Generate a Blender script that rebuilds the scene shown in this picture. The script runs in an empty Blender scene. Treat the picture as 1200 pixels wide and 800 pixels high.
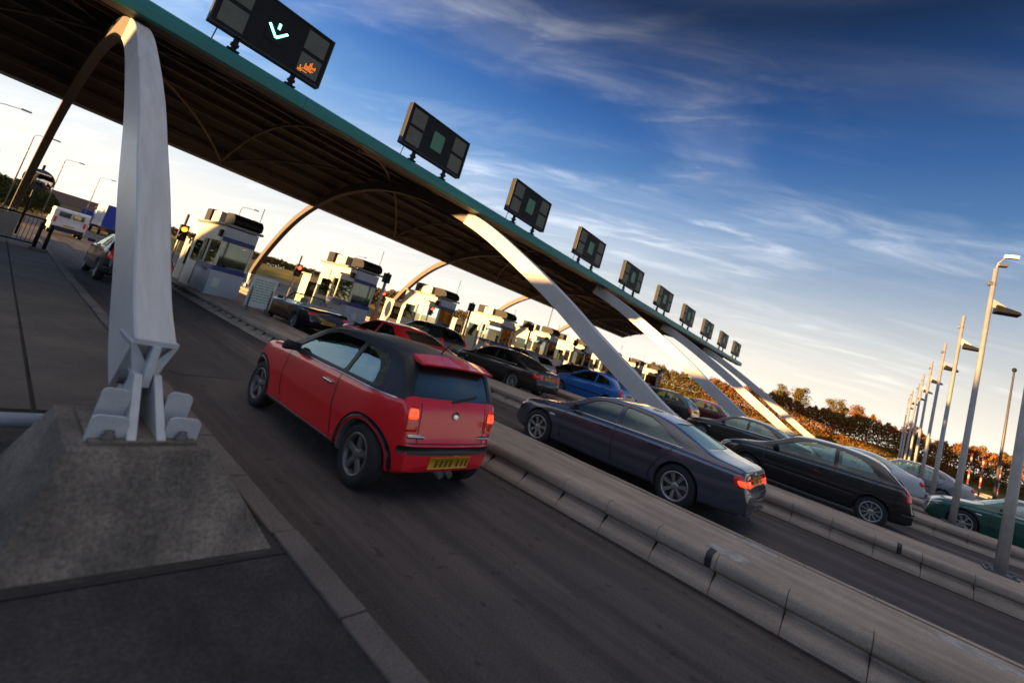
import bpy, bmesh, math, random
import numpy as np
from mathutils import Vector, Matrix
from mathutils.bvhtree import BVHTree
from mathutils.geometry import delaunay_2d_cdt
R = math.radians
random.seed(7)
rng = np.random.default_rng(11)
scene = bpy.context.scene
C = scene.collection

# ------------------------------------------------------------------ materials
def mat(name, col, rough=.6, metal=0., var=.12, scale=3., bump=0., bscale=40., coat=0., col2=None, stretch=None, spec=.5, emit=None, estr=0.):
    m = bpy.data.materials.new(name); m.use_nodes = True
    nt = m.node_tree; N = nt.nodes; Lk = nt.links
    b = N['Principled BSDF']
    b.inputs['Roughness'].default_value = rough
    b.inputs['Metallic'].default_value = metal
    b.inputs['Specular IOR Level'].default_value = spec
    b.inputs['Coat Weight'].default_value = coat
    b.inputs['Coat Roughness'].default_value = .04
    tc = N.new('ShaderNodeTexCoord'); mp = N.new('ShaderNodeMapping')
    Lk.new(tc.outputs['Object'], mp.inputs['Vector'])
    if stretch: mp.inputs['Scale'].default_value = stretch
    n = N.new('ShaderNodeTexNoise'); n.inputs['Scale'].default_value = scale; n.inputs['Detail'].default_value = 7; n.inputs['Roughness'].default_value = .62
    Lk.new(mp.outputs['Vector'], n.inputs['Vector'])
    r = N.new('ShaderNodeValToRGB')
    c2 = col2 if col2 else tuple(min(1, c * (1 + var)) for c in col)
    c1 = col if col2 else tuple(c * (1 - var) for c in col)
    r.color_ramp.elements[0].position = .32; r.color_ramp.elements[1].position = .68
    r.color_ramp.elements[0].color = (*c1, 1); r.color_ramp.elements[1].color = (*c2, 1)
    Lk.new(n.outputs['Fac'], r.inputs['Fac']); Lk.new(r.outputs['Color'], b.inputs['Base Color'])
    if bump:
        n2 = N.new('ShaderNodeTexNoise'); n2.inputs['Scale'].default_value = bscale; n2.inputs['Detail'].default_value = 6
        Lk.new(mp.outputs['Vector'], n2.inputs['Vector'])
        bp = N.new('ShaderNodeBump'); bp.inputs['Strength'].default_value = bump; bp.inputs['Distance'].default_value = .02
        Lk.new(n2.outputs['Fac'], bp.inputs['Height']); Lk.new(bp.outputs['Normal'], b.inputs['Normal'])
    if emit:
        b.inputs['Emission Color'].default_value = (*emit, 1); b.inputs['Emission Strength'].default_value = estr
    return m

def layered_ground(name, base, dark, light, streak=(1, .06, 1), grain=120., bump=.5, rough=.85, speck=.5, patch_scale=.7, crack=.5, wear=False):
    """road-like surface: fine aggregate, long worn streaks, blotches and cracks"""
    m = bpy.data.materials.new(name); m.use_nodes = True
    nt = m.node_tree; N = nt.nodes; Lk = nt.links; b = N['Principled BSDF']
    tc = N.new('ShaderNodeTexCoord')
    def noise(scale, stretch=(1, 1, 1), det=6, ro=.6):
        mp = N.new('ShaderNodeMapping'); mp.inputs['Scale'].default_value = stretch
        Lk.new(tc.outputs['Object'], mp.inputs['Vector'])
        n = N.new('ShaderNodeTexNoise'); n.inputs['Scale'].default_value = scale; n.inputs['Detail'].default_value = det; n.inputs['Roughness'].default_value = ro
        Lk.new(mp.outputs['Vector'], n.inputs['Vector']); return n.outputs['Fac']
    def ramp(f, a, bb, c0, c1):
        r = N.new('ShaderNodeValToRGB'); r.color_ramp.elements[0].position = a; r.color_ramp.elements[1].position = bb
        r.color_ramp.elements[0].color = (*c0, 1); r.color_ramp.elements[1].color = (*c1, 1); Lk.new(f, r.inputs['Fac']); return r.outputs['Color']
    def mixc(f, a, bb, mode='MIX'):
        x = N.new('ShaderNodeMix'); x.data_type = 'RGBA'; x.blend_type = mode
        if isinstance(f, float): x.inputs[0].default_value = f
        else: Lk.new(f, x.inputs[0])
        Lk.new(a, x.inputs[6]); Lk.new(bb, x.inputs[7]); return x.outputs[2]
    big = ramp(noise(patch_scale), .35, .7, dark, base)
    st = ramp(noise(2.2, streak, 8, .65), .38, .68, dark, light)
    c = mixc(.5, big, st)
    g = ramp(noise(grain, (1, 1, 1), 3, .7), .35, .68, (.45, .45, .45), (1.55, 1.5, 1.45))
    c = mixc(speck, c, g, 'MULTIPLY')
    w = N.new('ShaderNodeTexVoronoi'); w.feature = 'DISTANCE_TO_EDGE'; w.inputs['Scale'].default_value = .55
    mpw = N.new('ShaderNodeMapping'); Lk.new(tc.outputs['Object'], mpw.inputs['Vector'])
    wn = N.new('ShaderNodeTexNoise'); wn.inputs['Scale'].default_value = 1.4; wn.inputs['Detail'].default_value = 8
    Lk.new(tc.outputs['Object'], wn.inputs['Vector'])
    ad = N.new('ShaderNodeMix'); ad.data_type = 'VECTOR'; ad.inputs[0].default_value = .35
    Lk.new(mpw.outputs['Vector'], ad.inputs[4]); Lk.new(wn.outputs['Color'], ad.inputs[5]); Lk.new(ad.outputs[1], w.inputs['Vector'])
    cr = ramp(w.outputs['Distance'], .003, .010, (.55, .55, .55), (1, 1, 1))
    c = mixc(crack, c, cr, 'MULTIPLY')
    if wear:   # polished wheel paths, pale scuffs running with the traffic, small dark drips
        sc = ramp(noise(5.5, (1, .035, 1), 5, .7), .50, .72, (0, 0, 0), (1, 1, 1)); br = ramp(noise(.9, (1, .5, 1), 4), .38, .66, (0, 0, 0), (1, 1, 1))
        mm = mixc(1., sc, br, 'MULTIPLY'); lt = N.new('ShaderNodeMix'); lt.data_type = 'RGBA'; lt.blend_type = 'ADD'; Lk.new(mm, lt.inputs[0]); Lk.new(c, lt.inputs[6]); lt.inputs[7].default_value = (.085, .070, .062, 1); c = lt.outputs[2]
        dr = ramp(noise(9., (1, .6, 1), 3, .6), .62, .68, (1, 1, 1), (.45, .43, .43)); c = mixc(.8, c, dr, 'MULTIPLY')
        dk_ = ramp(noise(1.3, (1, .05, 1), 4, .5), .40, .62, (.62, .60, .60), (1.1, 1.08, 1.06)); c = mixc(.85, c, dk_, 'MULTIPLY')
    Lk.new(c, b.inputs['Base Color'])
    rr = N.new('ShaderNodeMapRange'); rr.inputs[3].default_value = rough - .18; rr.inputs[4].default_value = min(1, rough + .1)
    Lk.new(noise(1.6, streak, 5), rr.inputs[0]); Lk.new(rr.outputs[0], b.inputs['Roughness'])
    b.inputs['Specular IOR Level'].default_value = .35
    bp = N.new('ShaderNodeBump'); bp.inputs['Strength'].default_value = bump; bp.inputs['Distance'].default_value = .006
    Lk.new(noise(grain * 1.3, (1, 1, 1), 4, .7), bp.inputs['Height']); Lk.new(bp.outputs['Normal'], b.inputs['Normal'])
    return m

def glass_mat(name, tint, refl=.12, rough=.03):
    m = bpy.data.materials.new(name); m.use_nodes = True
    nt = m.node_tree; N = nt.nodes; Lk = nt.links
    for n in list(N): N.remove(n)
    o = N.new('ShaderNodeOutputMaterial'); t = N.new('ShaderNodeBsdfTransparent'); t.inputs[0].default_value = (*tint, 1)
    g = N.new('ShaderNodeBsdfGlossy'); g.inputs['Roughness'].default_value = rough; g.inputs[0].default_value = (.80, 1, .96, 1)
    lw = N.new('ShaderNodeFresnel'); lw.inputs['IOR'].default_value = 1.6
    mr = N.new('ShaderNodeMapRange'); mr.inputs[3].default_value = refl; mr.inputs[4].default_value = 1.0
    Lk.new(lw.outputs[0], mr.inputs[0])
    x = N.new('ShaderNodeMixShader'); Lk.new(mr.outputs[0], x.inputs[0]); Lk.new(t.outputs[0], x.inputs[1]); Lk.new(g.outputs[0], x.inputs[2])
    Lk.new(x.outputs[0], o.inputs[0]); return m

def paint(name, col, metal=.0, rough=.35):
    return mat(name, col, rough, metal, var=.05, scale=1.2, coat=.9, spec=.5)

M = {}
M['road'] = layered_ground('road_asphalt', (.108, .092, .087), (.046, .040, .039), (.19, .158, .145), crack=0., wear=True, grain=75., speck=.75, bump=.8)
M['patch'] = layered_ground('road_repair', (.080, .068, .064), (.050, .044, .042), (.105, .09, .085), crack=.2, speck=.6)
M['drain'] = mat('iron_drain', (.03, .028, .027), .6, .5)
M['pave'] = layered_ground('island_asphalt', (.044, .041, .040), (.022, .021, .021), (.080, .073, .069), streak=(1.1, .7, 1), speck=.75, grain=55., bump=.9, crack=.2)
M['slab'] = layered_ground('paving_slabs', (.125, .105, .088), (.065, .056, .048), (.165, .14, .115), streak=(.5, .4, 1), grain=90.)
M['conc'] = layered_ground('kerb_concrete', (.45, .365, .285), (.24, .19, .15), (.55, .455, .36), streak=(3.2, .25, 3), grain=110., bump=.5, rough=.88, patch_scale=1.6, crack=0.)
M['plinth'] = layered_ground('plinth_concrete', (.20, .175, .148), (.06, .053, .046), (.29, .255, .215), streak=(1.6, .9, 1), grain=48., bump=1., speck=.62, patch_scale=1.9, crack=0.)
M['kerbstone'] = layered_ground('kerbstone', (.16, .135, .12), (.10, .088, .08), (.21, .18, .16), streak=(.8, .5, 1), grain=80., bump=.6, crack=0.)
M['mortar'] = mat('mortar', (.36, .33, .30), .9, var=.3, scale=9., bump=.5, bscale=40)
M['tar'] = mat('tar_joint', (.022, .02, .019), .9)
M['grass'] = mat('verge_grass', (.05, .07, .018), .95, var=.4, scale=.25, bump=.6, bscale=3., col2=(.13, .115, .03))
M['bankgrass'] = mat('bank_grass', (.13, .105, .02), .95, var=.4, scale=.35, bump=.6, bscale=3., col2=(.26, .185, .035))
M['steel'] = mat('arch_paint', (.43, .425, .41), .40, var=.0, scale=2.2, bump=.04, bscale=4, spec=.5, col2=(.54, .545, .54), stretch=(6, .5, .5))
M['foot'] = mat('foot_paint', (.44, .46, .48), .45, var=.12, scale=6., bump=.15, bscale=20)
M['teal'] = mat('teal_fascia', (.018, .20, .185), .42, var=.08, scale=.8)
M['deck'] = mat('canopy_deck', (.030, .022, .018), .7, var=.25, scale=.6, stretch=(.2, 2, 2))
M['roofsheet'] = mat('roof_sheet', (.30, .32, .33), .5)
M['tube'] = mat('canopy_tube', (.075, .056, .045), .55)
M['black'] = mat('black_metal', (.010, .010, .011), .55, var=.2, scale=5, spec=.2)
M['blackp'] = mat('black_plastic', (.016, .016, .018), .55, var=.2, scale=9)
M['panelg'] = mat('sign_panel', (.115, .12, .095), .5, var=.12, scale=4, spec=.3)
M['panelgreen'] = mat('sign_panel_green', (.045, .12, .07), .45, emit=(.12, .5, .28), estr=.012)
M['arrow'] = mat('arrow_lamp', (.3, .9, .7), .5, emit=(.22, 1., .72), estr=1.15)
M['amber'] = mat('amber_lamp', (.8, .25, .03), .5, emit=(1., .23, .02), estr=.25)
M['ambera'] = mat('amber_signal', (.9, .4, .03), .4, emit=(1., .25, .015), estr=1.6)
M['redlamp'] = mat('red_signal', (.8, .03, .02), .4, emit=(1., .045, .02), estr=2.2)
M['galv'] = mat('galvanised', (.36, .34, .31), .48, .35, var=.12, scale=6)
M['galvd'] = mat('dark_galvanised', (.10, .10, .10), .5, .3)
M['cream'] = mat('booth_cream', (.74, .67, .54), .55, var=.06, scale=2)
M['bluepan'] = mat('booth_blue', (.018, .028, .20), .45, var=.08)
M['pale'] = mat('booth_pale', (.46, .50, .56), .5, var=.06)
M['greyp'] = mat('booth_grey', (.23, .23, .23), .5)
M['boothglass'] = glass_mat('booth_glass', (.17, .105, .03), .06)  # amber tint imitates the reflection of sunlit grass in the panes
M['boothglass2'] = glass_mat('booth_dark_glass', (.02, .017, .01), .12)
M['boothint'] = mat('booth_interior', (.09, .06, .03), .8)
M['board'] = mat('notice_board', (.62, .66, .63), .5, var=.04)
M['boardtxt'] = mat('notice_print', (.12, .36, .27), .6)
M['rubber'] = mat('tyre_rubber', (.014, .014, .015), .8, var=.2, scale=12)
M['alloy'] = mat('alloy_rim', (.34, .33, .32), .32, .7, var=.1, scale=9)
M['alloyd'] = mat('grey_rim', (.17, .165, .16), .42, .6, var=.1, scale=9)
M['trim'] = mat('car_trim', (.012, .012, .013), .4, var=.1)
M['cabin'] = mat('car_cabin', (.15, .145, .135), .8)
M['seat'] = mat('car_seat', (.24, .235, .22), .85, var=.2, scale=8)
M['cglass'] = glass_mat('car_glass', (.62, .80, .74), .15)
M['cglassd'] = glass_mat('tinted_car_glass', (.20, .25, .26), .11)
M['cglassr'] = glass_mat('rear_screen_glass', (.02, .05, .06), .14, .22)
M['chrome'] = mat('chrome', (.6, .6, .6), .15, 1.)
M['tail'] = mat('tail_lamp', (.42, .012, .012), .2, coat=.6, emit=(1., .03, .02), estr=.02)
M['tailon'] = mat('lit_tail_lamp', (.8, .05, .02), .25, coat=.6, emit=(1., .075, .02), estr=.42)
M['lamp'] = mat('headlamp', (.62, .62, .60), .12, .4, coat=.6)
M['platey'] = mat('yellow_plate', (.66, .36, .02), .45)
M['platet'] = mat('plate_print', (.16, .095, .012), .5)
M['white'] = mat('white_paint', (.72, .72, .70), .45)
M['redstripe'] = mat('red_paint', (.30, .03, .02), .6)
M['whitestripe'] = mat('dull_white_paint', (.36, .33, .30), .6)
M['bark'] = mat('bark', (.06, .045, .03), .9, bump=.5)
M['truckblue'] = mat('truck_blue', (.012, .04, .36), .45)
M['brick'] = mat('far_wall', (.32, .25, .17), .8)
M['rooft'] = mat('far_roof', (.10, .06, .045), .8)
M['rail'] = mat('rail_grey', (.22, .215, .21), .5, .2)
M['mirrorf'] = mat('mirror_face', (.55, .55, .55), .05, 1., var=.02)
M['mustard'] = mat('mustard_panel', (.42, .24, .03), .6)
M['orange'] = mat('orange_plastic', (.75, .20, .03), .5)
def leafmat(name, cols, scale=.6):
    m = bpy.data.materials.new(name); m.use_nodes = True
    nt = m.node_tree; N = nt.nodes; Lk = nt.links; b = N['Principled BSDF']
    tc = N.new('ShaderNodeTexCoord'); n = N.new('ShaderNodeTexNoise'); n.inputs['Scale'].default_value = scale; n.inputs['Detail'].default_value = 8; n.inputs['Roughness'].default_value = .75
    Lk.new(tc.outputs['Object'], n.inputs['Vector'])
    r = N.new('ShaderNodeValToRGB'); e = r.color_ramp.elements
    e[0].position = .3; e[1].position = .7; e[0].color = (*cols[0], 1); e[1].color = (*cols[-1], 1)
    for k, c in enumerate(cols[1:-1]):
        x = e.new(.3 + .4 * (k + 1) / (len(cols) - 1)); x.color = (*c, 1)
    Lk.new(n.outputs['Fac'], r.inputs['Fac']); Lk.new(r.outputs['Color'], b.inputs['Base Color'])
    b.inputs['Roughness'].default_value = .8; b.inputs['Specular IOR Level'].default_value = .15
    return m
M['autumn'] = leafmat('autumn_leaves', [(.065, .058, .016), (.25, .082, .019), (.13, .085, .02), (.32, .16, .03)])
M['golden'] = leafmat('golden_leaves', [(.05, .05, .012), (.16, .10, .018), (.10, .075, .016), (.22, .13, .02)])
M['green'] = leafmat('dark_green_leaves', [(.02, .03, .008), (.045, .055, .014), (.08, .075, .02)])

# ------------------------------------------------------------------ mesh helpers
class MB:
    def __init__(s): s.bm = bmesh.new(); s.mi = 0
    def face(s, pts, mi=None):
        vs = [s.bm.verts.new(p) for p in pts]
        f = s.bm.faces.new(vs); f.material_index = s.mi if mi is None else mi; return f
    def hexa(s, p, bevel=0., mi=None):
        """p: 8 points, bottom loop then top loop"""
        vs = [s.bm.verts.new(q) for q in p]; fs = []
        for idx in ((3, 2, 1, 0), (4, 5, 6, 7), (0, 1, 5, 4), (1, 2, 6, 5), (2, 3, 7, 6), (3, 0, 4, 7)):
            f = s.bm.faces.new([vs[i] for i in idx]); f.material_index = s.mi if mi is None else mi; fs.append(f)
        if bevel:
            es = list({e for f in fs for e in f.edges})
            r = bmesh.ops.bevel(s.bm, geom=es, offset=bevel, segments=2, profile=.6, affect='EDGES', clamp_overlap=True)
        return s
    def box(s, x0, x1, y0, y1, z0, z1, bevel=0., mi=None):
        return s.hexa([(x0, y0, z0), (x1, y0, z0), (x1, y1, z0), (x0, y1, z0), (x0, y0, z1), (x1, y0, z1), (x1, y1, z1), (x0, y1, z1)], bevel, mi)
    def tube(s, pts, rad, seg=10, cap=True):
        pts = [Vector(p) for p in pts]; n = len(pts)
        rads = rad if isinstance(rad, (list, tuple)) else [rad] * n
        rings = []; up = Vector((0, 0, 1))
        for i, p in enumerate(pts):
            t = (pts[min(i + 1, n - 1)] - pts[max(i - 1, 0)]).normalized()
            a = t.cross(up if abs(t.z) < .95 else Vector((0, 1, 0))).normalized(); b = t.cross(a).normalized()
            rings.append([s.bm.verts.new(p + (a * math.cos(k * 2 * math.pi / seg) + b * math.sin(k * 2 * math.pi / seg)) * rads[i]) for k in range(seg)])
        for i in range(n - 1):
            for k in range(seg):
                f = s.bm.faces.new((rings[i][k], rings[i][(k + 1) % seg], rings[i + 1][(k + 1) % seg], rings[i + 1][k])); f.smooth = True; f.material_index = s.mi
        if cap:
            s.bm.faces.new(rings[0][::-1]).material_index = s.mi; s.bm.faces.new(rings[-1]).material_index = s.mi
        return s
    def beam(s, a, b, w, h, up=(0, 0, 1)):
        a = Vector(a); b = Vector(b); t = (b - a).normalized(); u = Vector(up)
        x = t.cross(u).normalized(); z = x.cross(t).normalized()
        p = [a - x * w / 2 - z * h / 2, a + x * w / 2 - z * h / 2, b + x * w / 2 - z * h / 2, b - x * w / 2 - z * h / 2]
        p += [q + z * h for q in p]
        return s.hexa(p)
    def prism(s, poly, axis, a, b, mi=None):
        """poly 2D; axis 'x': (y,z) extruded x a..b; 'y': (x,z); 'z': (x,y)"""
        def P(u, v, w): return {'x': (w, u, v), 'y': (u, w, v), 'z': (u, v, w)}[axis]
        A = [s.bm.verts.new(P(u, v, a)) for u, v in poly]; B = [s.bm.verts.new(P(u, v, b)) for u, v in poly]
        n = len(poly); mi = s.mi if mi is None else mi
        s.bm.faces.new(A[::-1]).material_index = mi; s.bm.faces.new(B).material_index = mi
        for i in range(n):
            s.bm.faces.new((A[i], A[(i + 1) % n], B[(i + 1) % n], B[i])).material_index = mi
        return s
    def lathe(s, prof, axis='z', seg=24, org=(0, 0, 0)):
        """prof: (r, t) pairs turned about axis"""
        o = Vector(org); rings = []
        for r, t in prof:
            ring = []
            for k in range(seg):
                c, q = math.cos(k * 2 * math.pi / seg) * r, math.sin(k * 2 * math.pi / seg) * r
                v = {'z': (c, q, t), 'x': (t, c, q), 'y': (c, t, q)}[axis]
                ring.append(s.bm.verts.new(o + Vector(v)))
            rings.append(ring)
        for i in range(len(rings) - 1):
            for k in range(seg):
                f = s.bm.faces.new((rings[i][k], rings[i][(k + 1) % seg], rings[i + 1][(k + 1) % seg], rings[i + 1][k])); f.smooth = True; f.material_index = s.mi
        return s
    def mesh(s, name, mats, recalc=True, sharp=None):
        if recalc: bmesh.ops.recalc_face_normals(s.bm, faces=s.bm.faces[:])
        me = bpy.data.meshes.new(name); s.bm.to_mesh(me); s.bm.free()
        for m in (mats if isinstance(mats, (list, tuple)) else [mats]): me.materials.append(m)
        if sharp:
            for p in me.polygons: p.use_smooth = True
            me.set_sharp_from_angle(angle=R(sharp))
        return me
    def build(s, name, mats, parent=None, loc=(0, 0, 0), recalc=True, sharp=None):
        return link(name, s.mesh(name, mats, recalc, sharp), parent, loc)

def link(name, me, parent=None, loc=(0, 0, 0), rz=0.):
    o = bpy.data.objects.new(name, me); C.objects.link(o); o.location = loc; o.rotation_euler[2] = rz
    if parent: o.parent = parent
    return o
def tag(o, label=None, cat=None, group=None, kind=None):
    for k, v in (('label', label), ('category', cat), ('group', group), ('kind', kind)):
        if v: o[k] = v
    return o
def empty(name, loc=(0, 0, 0), rz=0., parent=None):
    o = bpy.data.objects.new(name, None); C.objects.link(o); o.location = loc; o.rotation_euler[2] = rz; o.empty_display_size = .2
    if parent: o.parent = parent
    return o
KIDS = {}
def copy_tree(o, parent=None):
    c = o.copy(); C.objects.link(c)
    if parent: c.parent = parent
    for ch in list(o.children): copy_tree(ch, c)
    return c
def struct(name, mb, m, **k): return tag(mb.build(name, m, **k), kind='structure')

def pchip(pts):
    x = np.array([p[0] for p in pts], float); y = np.array([p[1] for p in pts], float)
    h = np.diff(x); d = np.diff(y) / h; m = np.zeros(len(x)); m[0] = d[0]; m[-1] = d[-1]
    for i in range(1, len(x) - 1):
        if d[i - 1] * d[i] > 0:
            w1 = 2 * h[i] + h[i - 1]; w2 = h[i] + 2 * h[i - 1]; m[i] = (w1 + w2) / (w1 / d[i - 1] + w2 / d[i])
    def f(t):
        t = min(max(t, x[0]), x[-1]); i = int(min(max(np.searchsorted(x, t) - 1, 0), len(h) - 1)); s = (t - x[i]) / h[i]
        return float((2*s**3-3*s*s+1)*y[i] + (s**3-2*s*s+s)*h[i]*m[i] + (-2*s**3+3*s*s)*y[i+1] + (s**3-s*s)*h[i]*m[i+1])
    return f
def smooth01(t): t = min(1, max(0, t)); return t * t * (3 - 2 * t)

# ------------------------------------------------------------------ cars
def chaikin(p, n=2):
    for _ in range(n):
        q = [p[0]]
        for a, b in zip(p[:-1], p[1:]):
            q.append((a[0]*.75+b[0]*.25, a[1]*.75+b[1]*.25)); q.append((a[0]*.25+b[0]*.75, a[1]*.25+b[1]*.75))
        q.append(p[-1]); p = q
    return p

class CarShape:
    """a car body as a lofted surface; local +Y is forward, y=0 at the rear bumper, z=0 at the ground"""
    def __init__(s, S):
        s.S = S; s.top = pchip(S['top']); s.bot = pchip(S['bot']); s.belt = pchip(S['belt'])
        s.L = S['L']; s.W = S['W']
    def w(s, y):
        S = s.S; hw = s.W / 2; L = s.L
        rl, ra = S.get('rear_round', (.5, .26)); fl, fa = S.get('front_round', (.9, .34))
        k = 1.
        if y < rl: k -= ra * (1 - y / rl) ** 2.4
        if y > L - fl: k -= fa * (1 - (L - y) / fl) ** 2.4
        k -= .02 * ((y - L * .5) / (L * .5)) ** 2
        return hw * k
    def section(s, y):
        T = s.top(y); b = s.bot(y); B = min(s.belt(y), T - .05); B = max(B, b + .05); w = s.w(y); S = s.S
        h = max(0, T - B); wt = max(w - S.get('edge', .07) - S.get('tumble', .42) * max(0, h - .06), .12)
        k = min(1, h / .25); cr = .025 * k + .012
        p = [(0, b), (w * .78, b), (w * .93, b + .015), (w * .972, b + .10 * min(1, (B - b))), (w * .985, b + .3 * (B - b)), (w, b + .55 * (B - b)),
             (w * 1.0, b + .75 * (B - b)), (w * .992, B - .05 * min(1, (B - b) / .3)), (w * .972, B)]
        q = (w * .972 - wt)
        p += [(w * .972 - q * .22, B + h * .16), (w * .972 - q * .72, B + h * .68), (wt, T - .055 * k - .012), (wt * .93, T - .02 * k - .004), (wt * .62, T), (0, T + cr * .6)]
        return chaikin(p, 2)
    def stations(s):
        ys = set(); L = s.L
        n = 64
        for i in range(n + 1): ys.add(round(L * i / n, 4))
        for d in (.006, .02, .04, .065, .09, .12, .16, .2, .25): ys.add(d); ys.add(round(L - d, 4))
        for a, b in zip(s.S['top'][:-1], s.S['top'][1:]):
            if abs(b[1] - a[1]) > .6 * (b[0] - a[0]):
                for i in range(5): ys.add(round(a[0] + (b[0] - a[0]) * i / 4, 4))
        ys = sorted(ys); out = [ys[0]]
        for y in ys[1:]:
            if y - out[-1] > .005: out.append(y)
        return out
    def loft(s):
        bm = bmesh.new(); rings = []
        for y in s.stations():
            h = s.section(y); full = [(-x, z) for x, z in h[::-1][:-1]] + h   # from top centre left round the bottom to top centre
            full = full[1:]
            rings.append([bm.verts.new((x, y, z)) for x, z in full])
        for a, b in zip(rings[:-1], rings[1:]):
            n = len(a)
            for k in range(n): bm.faces.new((a[k], b[k], b[(k + 1) % n], a[(k + 1) % n]))
        for ring, y in ((rings[0], -.05 if s.S.get('bow', 1) else 0), (rings[-1], s.L + .04)):
            # bow the end: inner rings pulled outwards
            cz = sum(v.co.z for v in ring) / len(ring); prev = ring; y0 = ring[0].co.y
            for k, f in ((.75, .45), (.45, .8), (.18, .97)):
                nr = [bm.verts.new((v.co.x * k, y0 + (y - y0) * f, cz + (v.co.z - cz) * k)) for v in ring]
                n = len(ring)
                for i in range(n):
                    fl = (prev[i], prev[(i + 1) % n], nr[(i + 1) % n], nr[i])
                    bm.faces.new(fl)
                prev = nr
            bm.faces.new(prev)
        bmesh.ops.recalc_face_normals(bm, faces=bm.faces[:])
        for f in bm.faces: f.smooth = True
        return bm

def densify(poly, step):
    out = []
    for i, a in enumerate(poly):
        b = poly[(i + 1) % len(poly)]; n = max(1, int(math.hypot(b[0]-a[0], b[1]-a[1]) / step))
        out += [(a[0] + (b[0]-a[0]) * k / n, a[1] + (b[1]-a[1]) * k / n) for k in range(n)]
    return out
def rounded(poly, r, seg=4):
    out = []; n = len(poly)
    for i in range(n):
        p0, p, p1 = Vector(poly[i - 1]), Vector(poly[i]), Vector(poly[(i + 1) % n])
        a = (p0 - p); b = (p1 - p); rr = min(r, a.length * .45, b.length * .45)
        A = p + a.normalized() * rr; B = p + b.normalized() * rr
        for k in range(seg + 1):
            t = k / seg; out.append(tuple(A * (1 - t) ** 2 + p * 2 * t * (1 - t) + B * t * t))
    return out
def inside(p, poly):
    c = False; n = len(poly); j = n - 1
    for i in range(n):
        if (poly[i][1] > p[1]) != (poly[j][1] > p[1]) and p[0] < (poly[j][0]-poly[i][0]) * (p[1]-poly[i][1]) / (poly[j][1]-poly[i][1]) + poly[i][0]: c = not c
        j = i
    return c
def patch(bm, bvh, poly, side, off, step=.06, rim=.02, mi=0):
    """lay a 2D outline on the car body: side 'l','r' (y,z) from the flanks, 'b' (x,z) from behind, 'f' from the front, 't' (x,y) from above"""
    bd = densify(poly, step); n = len(bd)
    xs = [p[0] for p in bd]; ys = [p[1] for p in bd]; pts = [Vector(p) for p in bd]
    gx = np.arange(min(xs) + step * .5, max(xs), step); gy = np.arange(min(ys) + step * .5, max(ys), step)
    for a in gx:
        for b in gy:
            if inside((a, b), bd) and min((a-p[0])**2 + (b-p[1])**2 for p in bd) > (step * .45) ** 2: pts.append(Vector((a, b)))
    vs, es, fs, *_ = delaunay_2d_cdt(pts, [(i, (i + 1) % n) for i in range(n)], [list(range(n))], 1, 1e-5)
    conf = {'l': (lambda u, v: ((-3, u, v), (1, 0, 0))), 'r': (lambda u, v: ((3, u, v), (-1, 0, 0))), 'b': (lambda u, v: ((u, -3, v), (0, 1, 0))),
            'f': (lambda u, v: ((u, 9, v), (0, -1, 0))), 't': (lambda u, v: ((u, v, 4), (0, 0, -1)))}[side]
    out = []; back = []
    for v in vs:
        o, d = conf(v[0], v[1]); hit = bvh.ray_cast(Vector(o), Vector(d))
        if hit[0] is None: hit = bvh.find_nearest(Vector(o) + Vector(d) * (3 if side in 'lrb' else 5))
        nrm = hit[1]
        if nrm.dot(Vector(d)) > 0: nrm = -nrm
        out.append(hit[0] + nrm * off); back.append(hit[0] + nrm * (off - rim))
    V = [bm.verts.new(p) for p in out]
    edges = {}
    for f in fs:
        q = [V[i] for i in f]
        try: fc = bm.faces.new(q)
        except ValueError: continue
        fc.smooth = True; fc.material_index = mi
        fc.normal_update()
        if fc.normal.dot(Vector(conf(0, 0)[1])) > 0: fc.normal_flip()
        for a, b in zip(f, list(f[1:]) + [f[0]]):
            k = (min(a, b), max(a, b)); edges[k] = edges.get(k, 0) + 1
    if rim:
        Bv = {}
        for (a, b), c in edges.items():
            if c == 1:
                for i in (a, b):
                    if i not in Bv: Bv[i] = bm.verts.new(back[i])
                try: fc = bm.faces.new((V[a], V[b], Bv[b], Bv[a])); fc.material_index = mi
                except ValueError: pass
def strip(line, w):
    a = []; b = []; n = len(line)
    for i in range(n):
        p = Vector(line[i]); t = (Vector(line[min(i+1, n-1)]) - Vector(line[max(i-1, 0)])).normalized(); nn = Vector((-t.y, t.x)) * w / 2
        a.append(tuple(p + nn)); b.append(tuple(p - nn))
    return a + b[::-1]
def arc(cy, cz, r, a0, a1, n=18): return [(cy + r * math.cos(R(a0 + (a1 - a0) * k / n)), cz + r * math.sin(R(a0 + (a1 - a0) * k / n))) for k in range(n + 1)]

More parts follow.
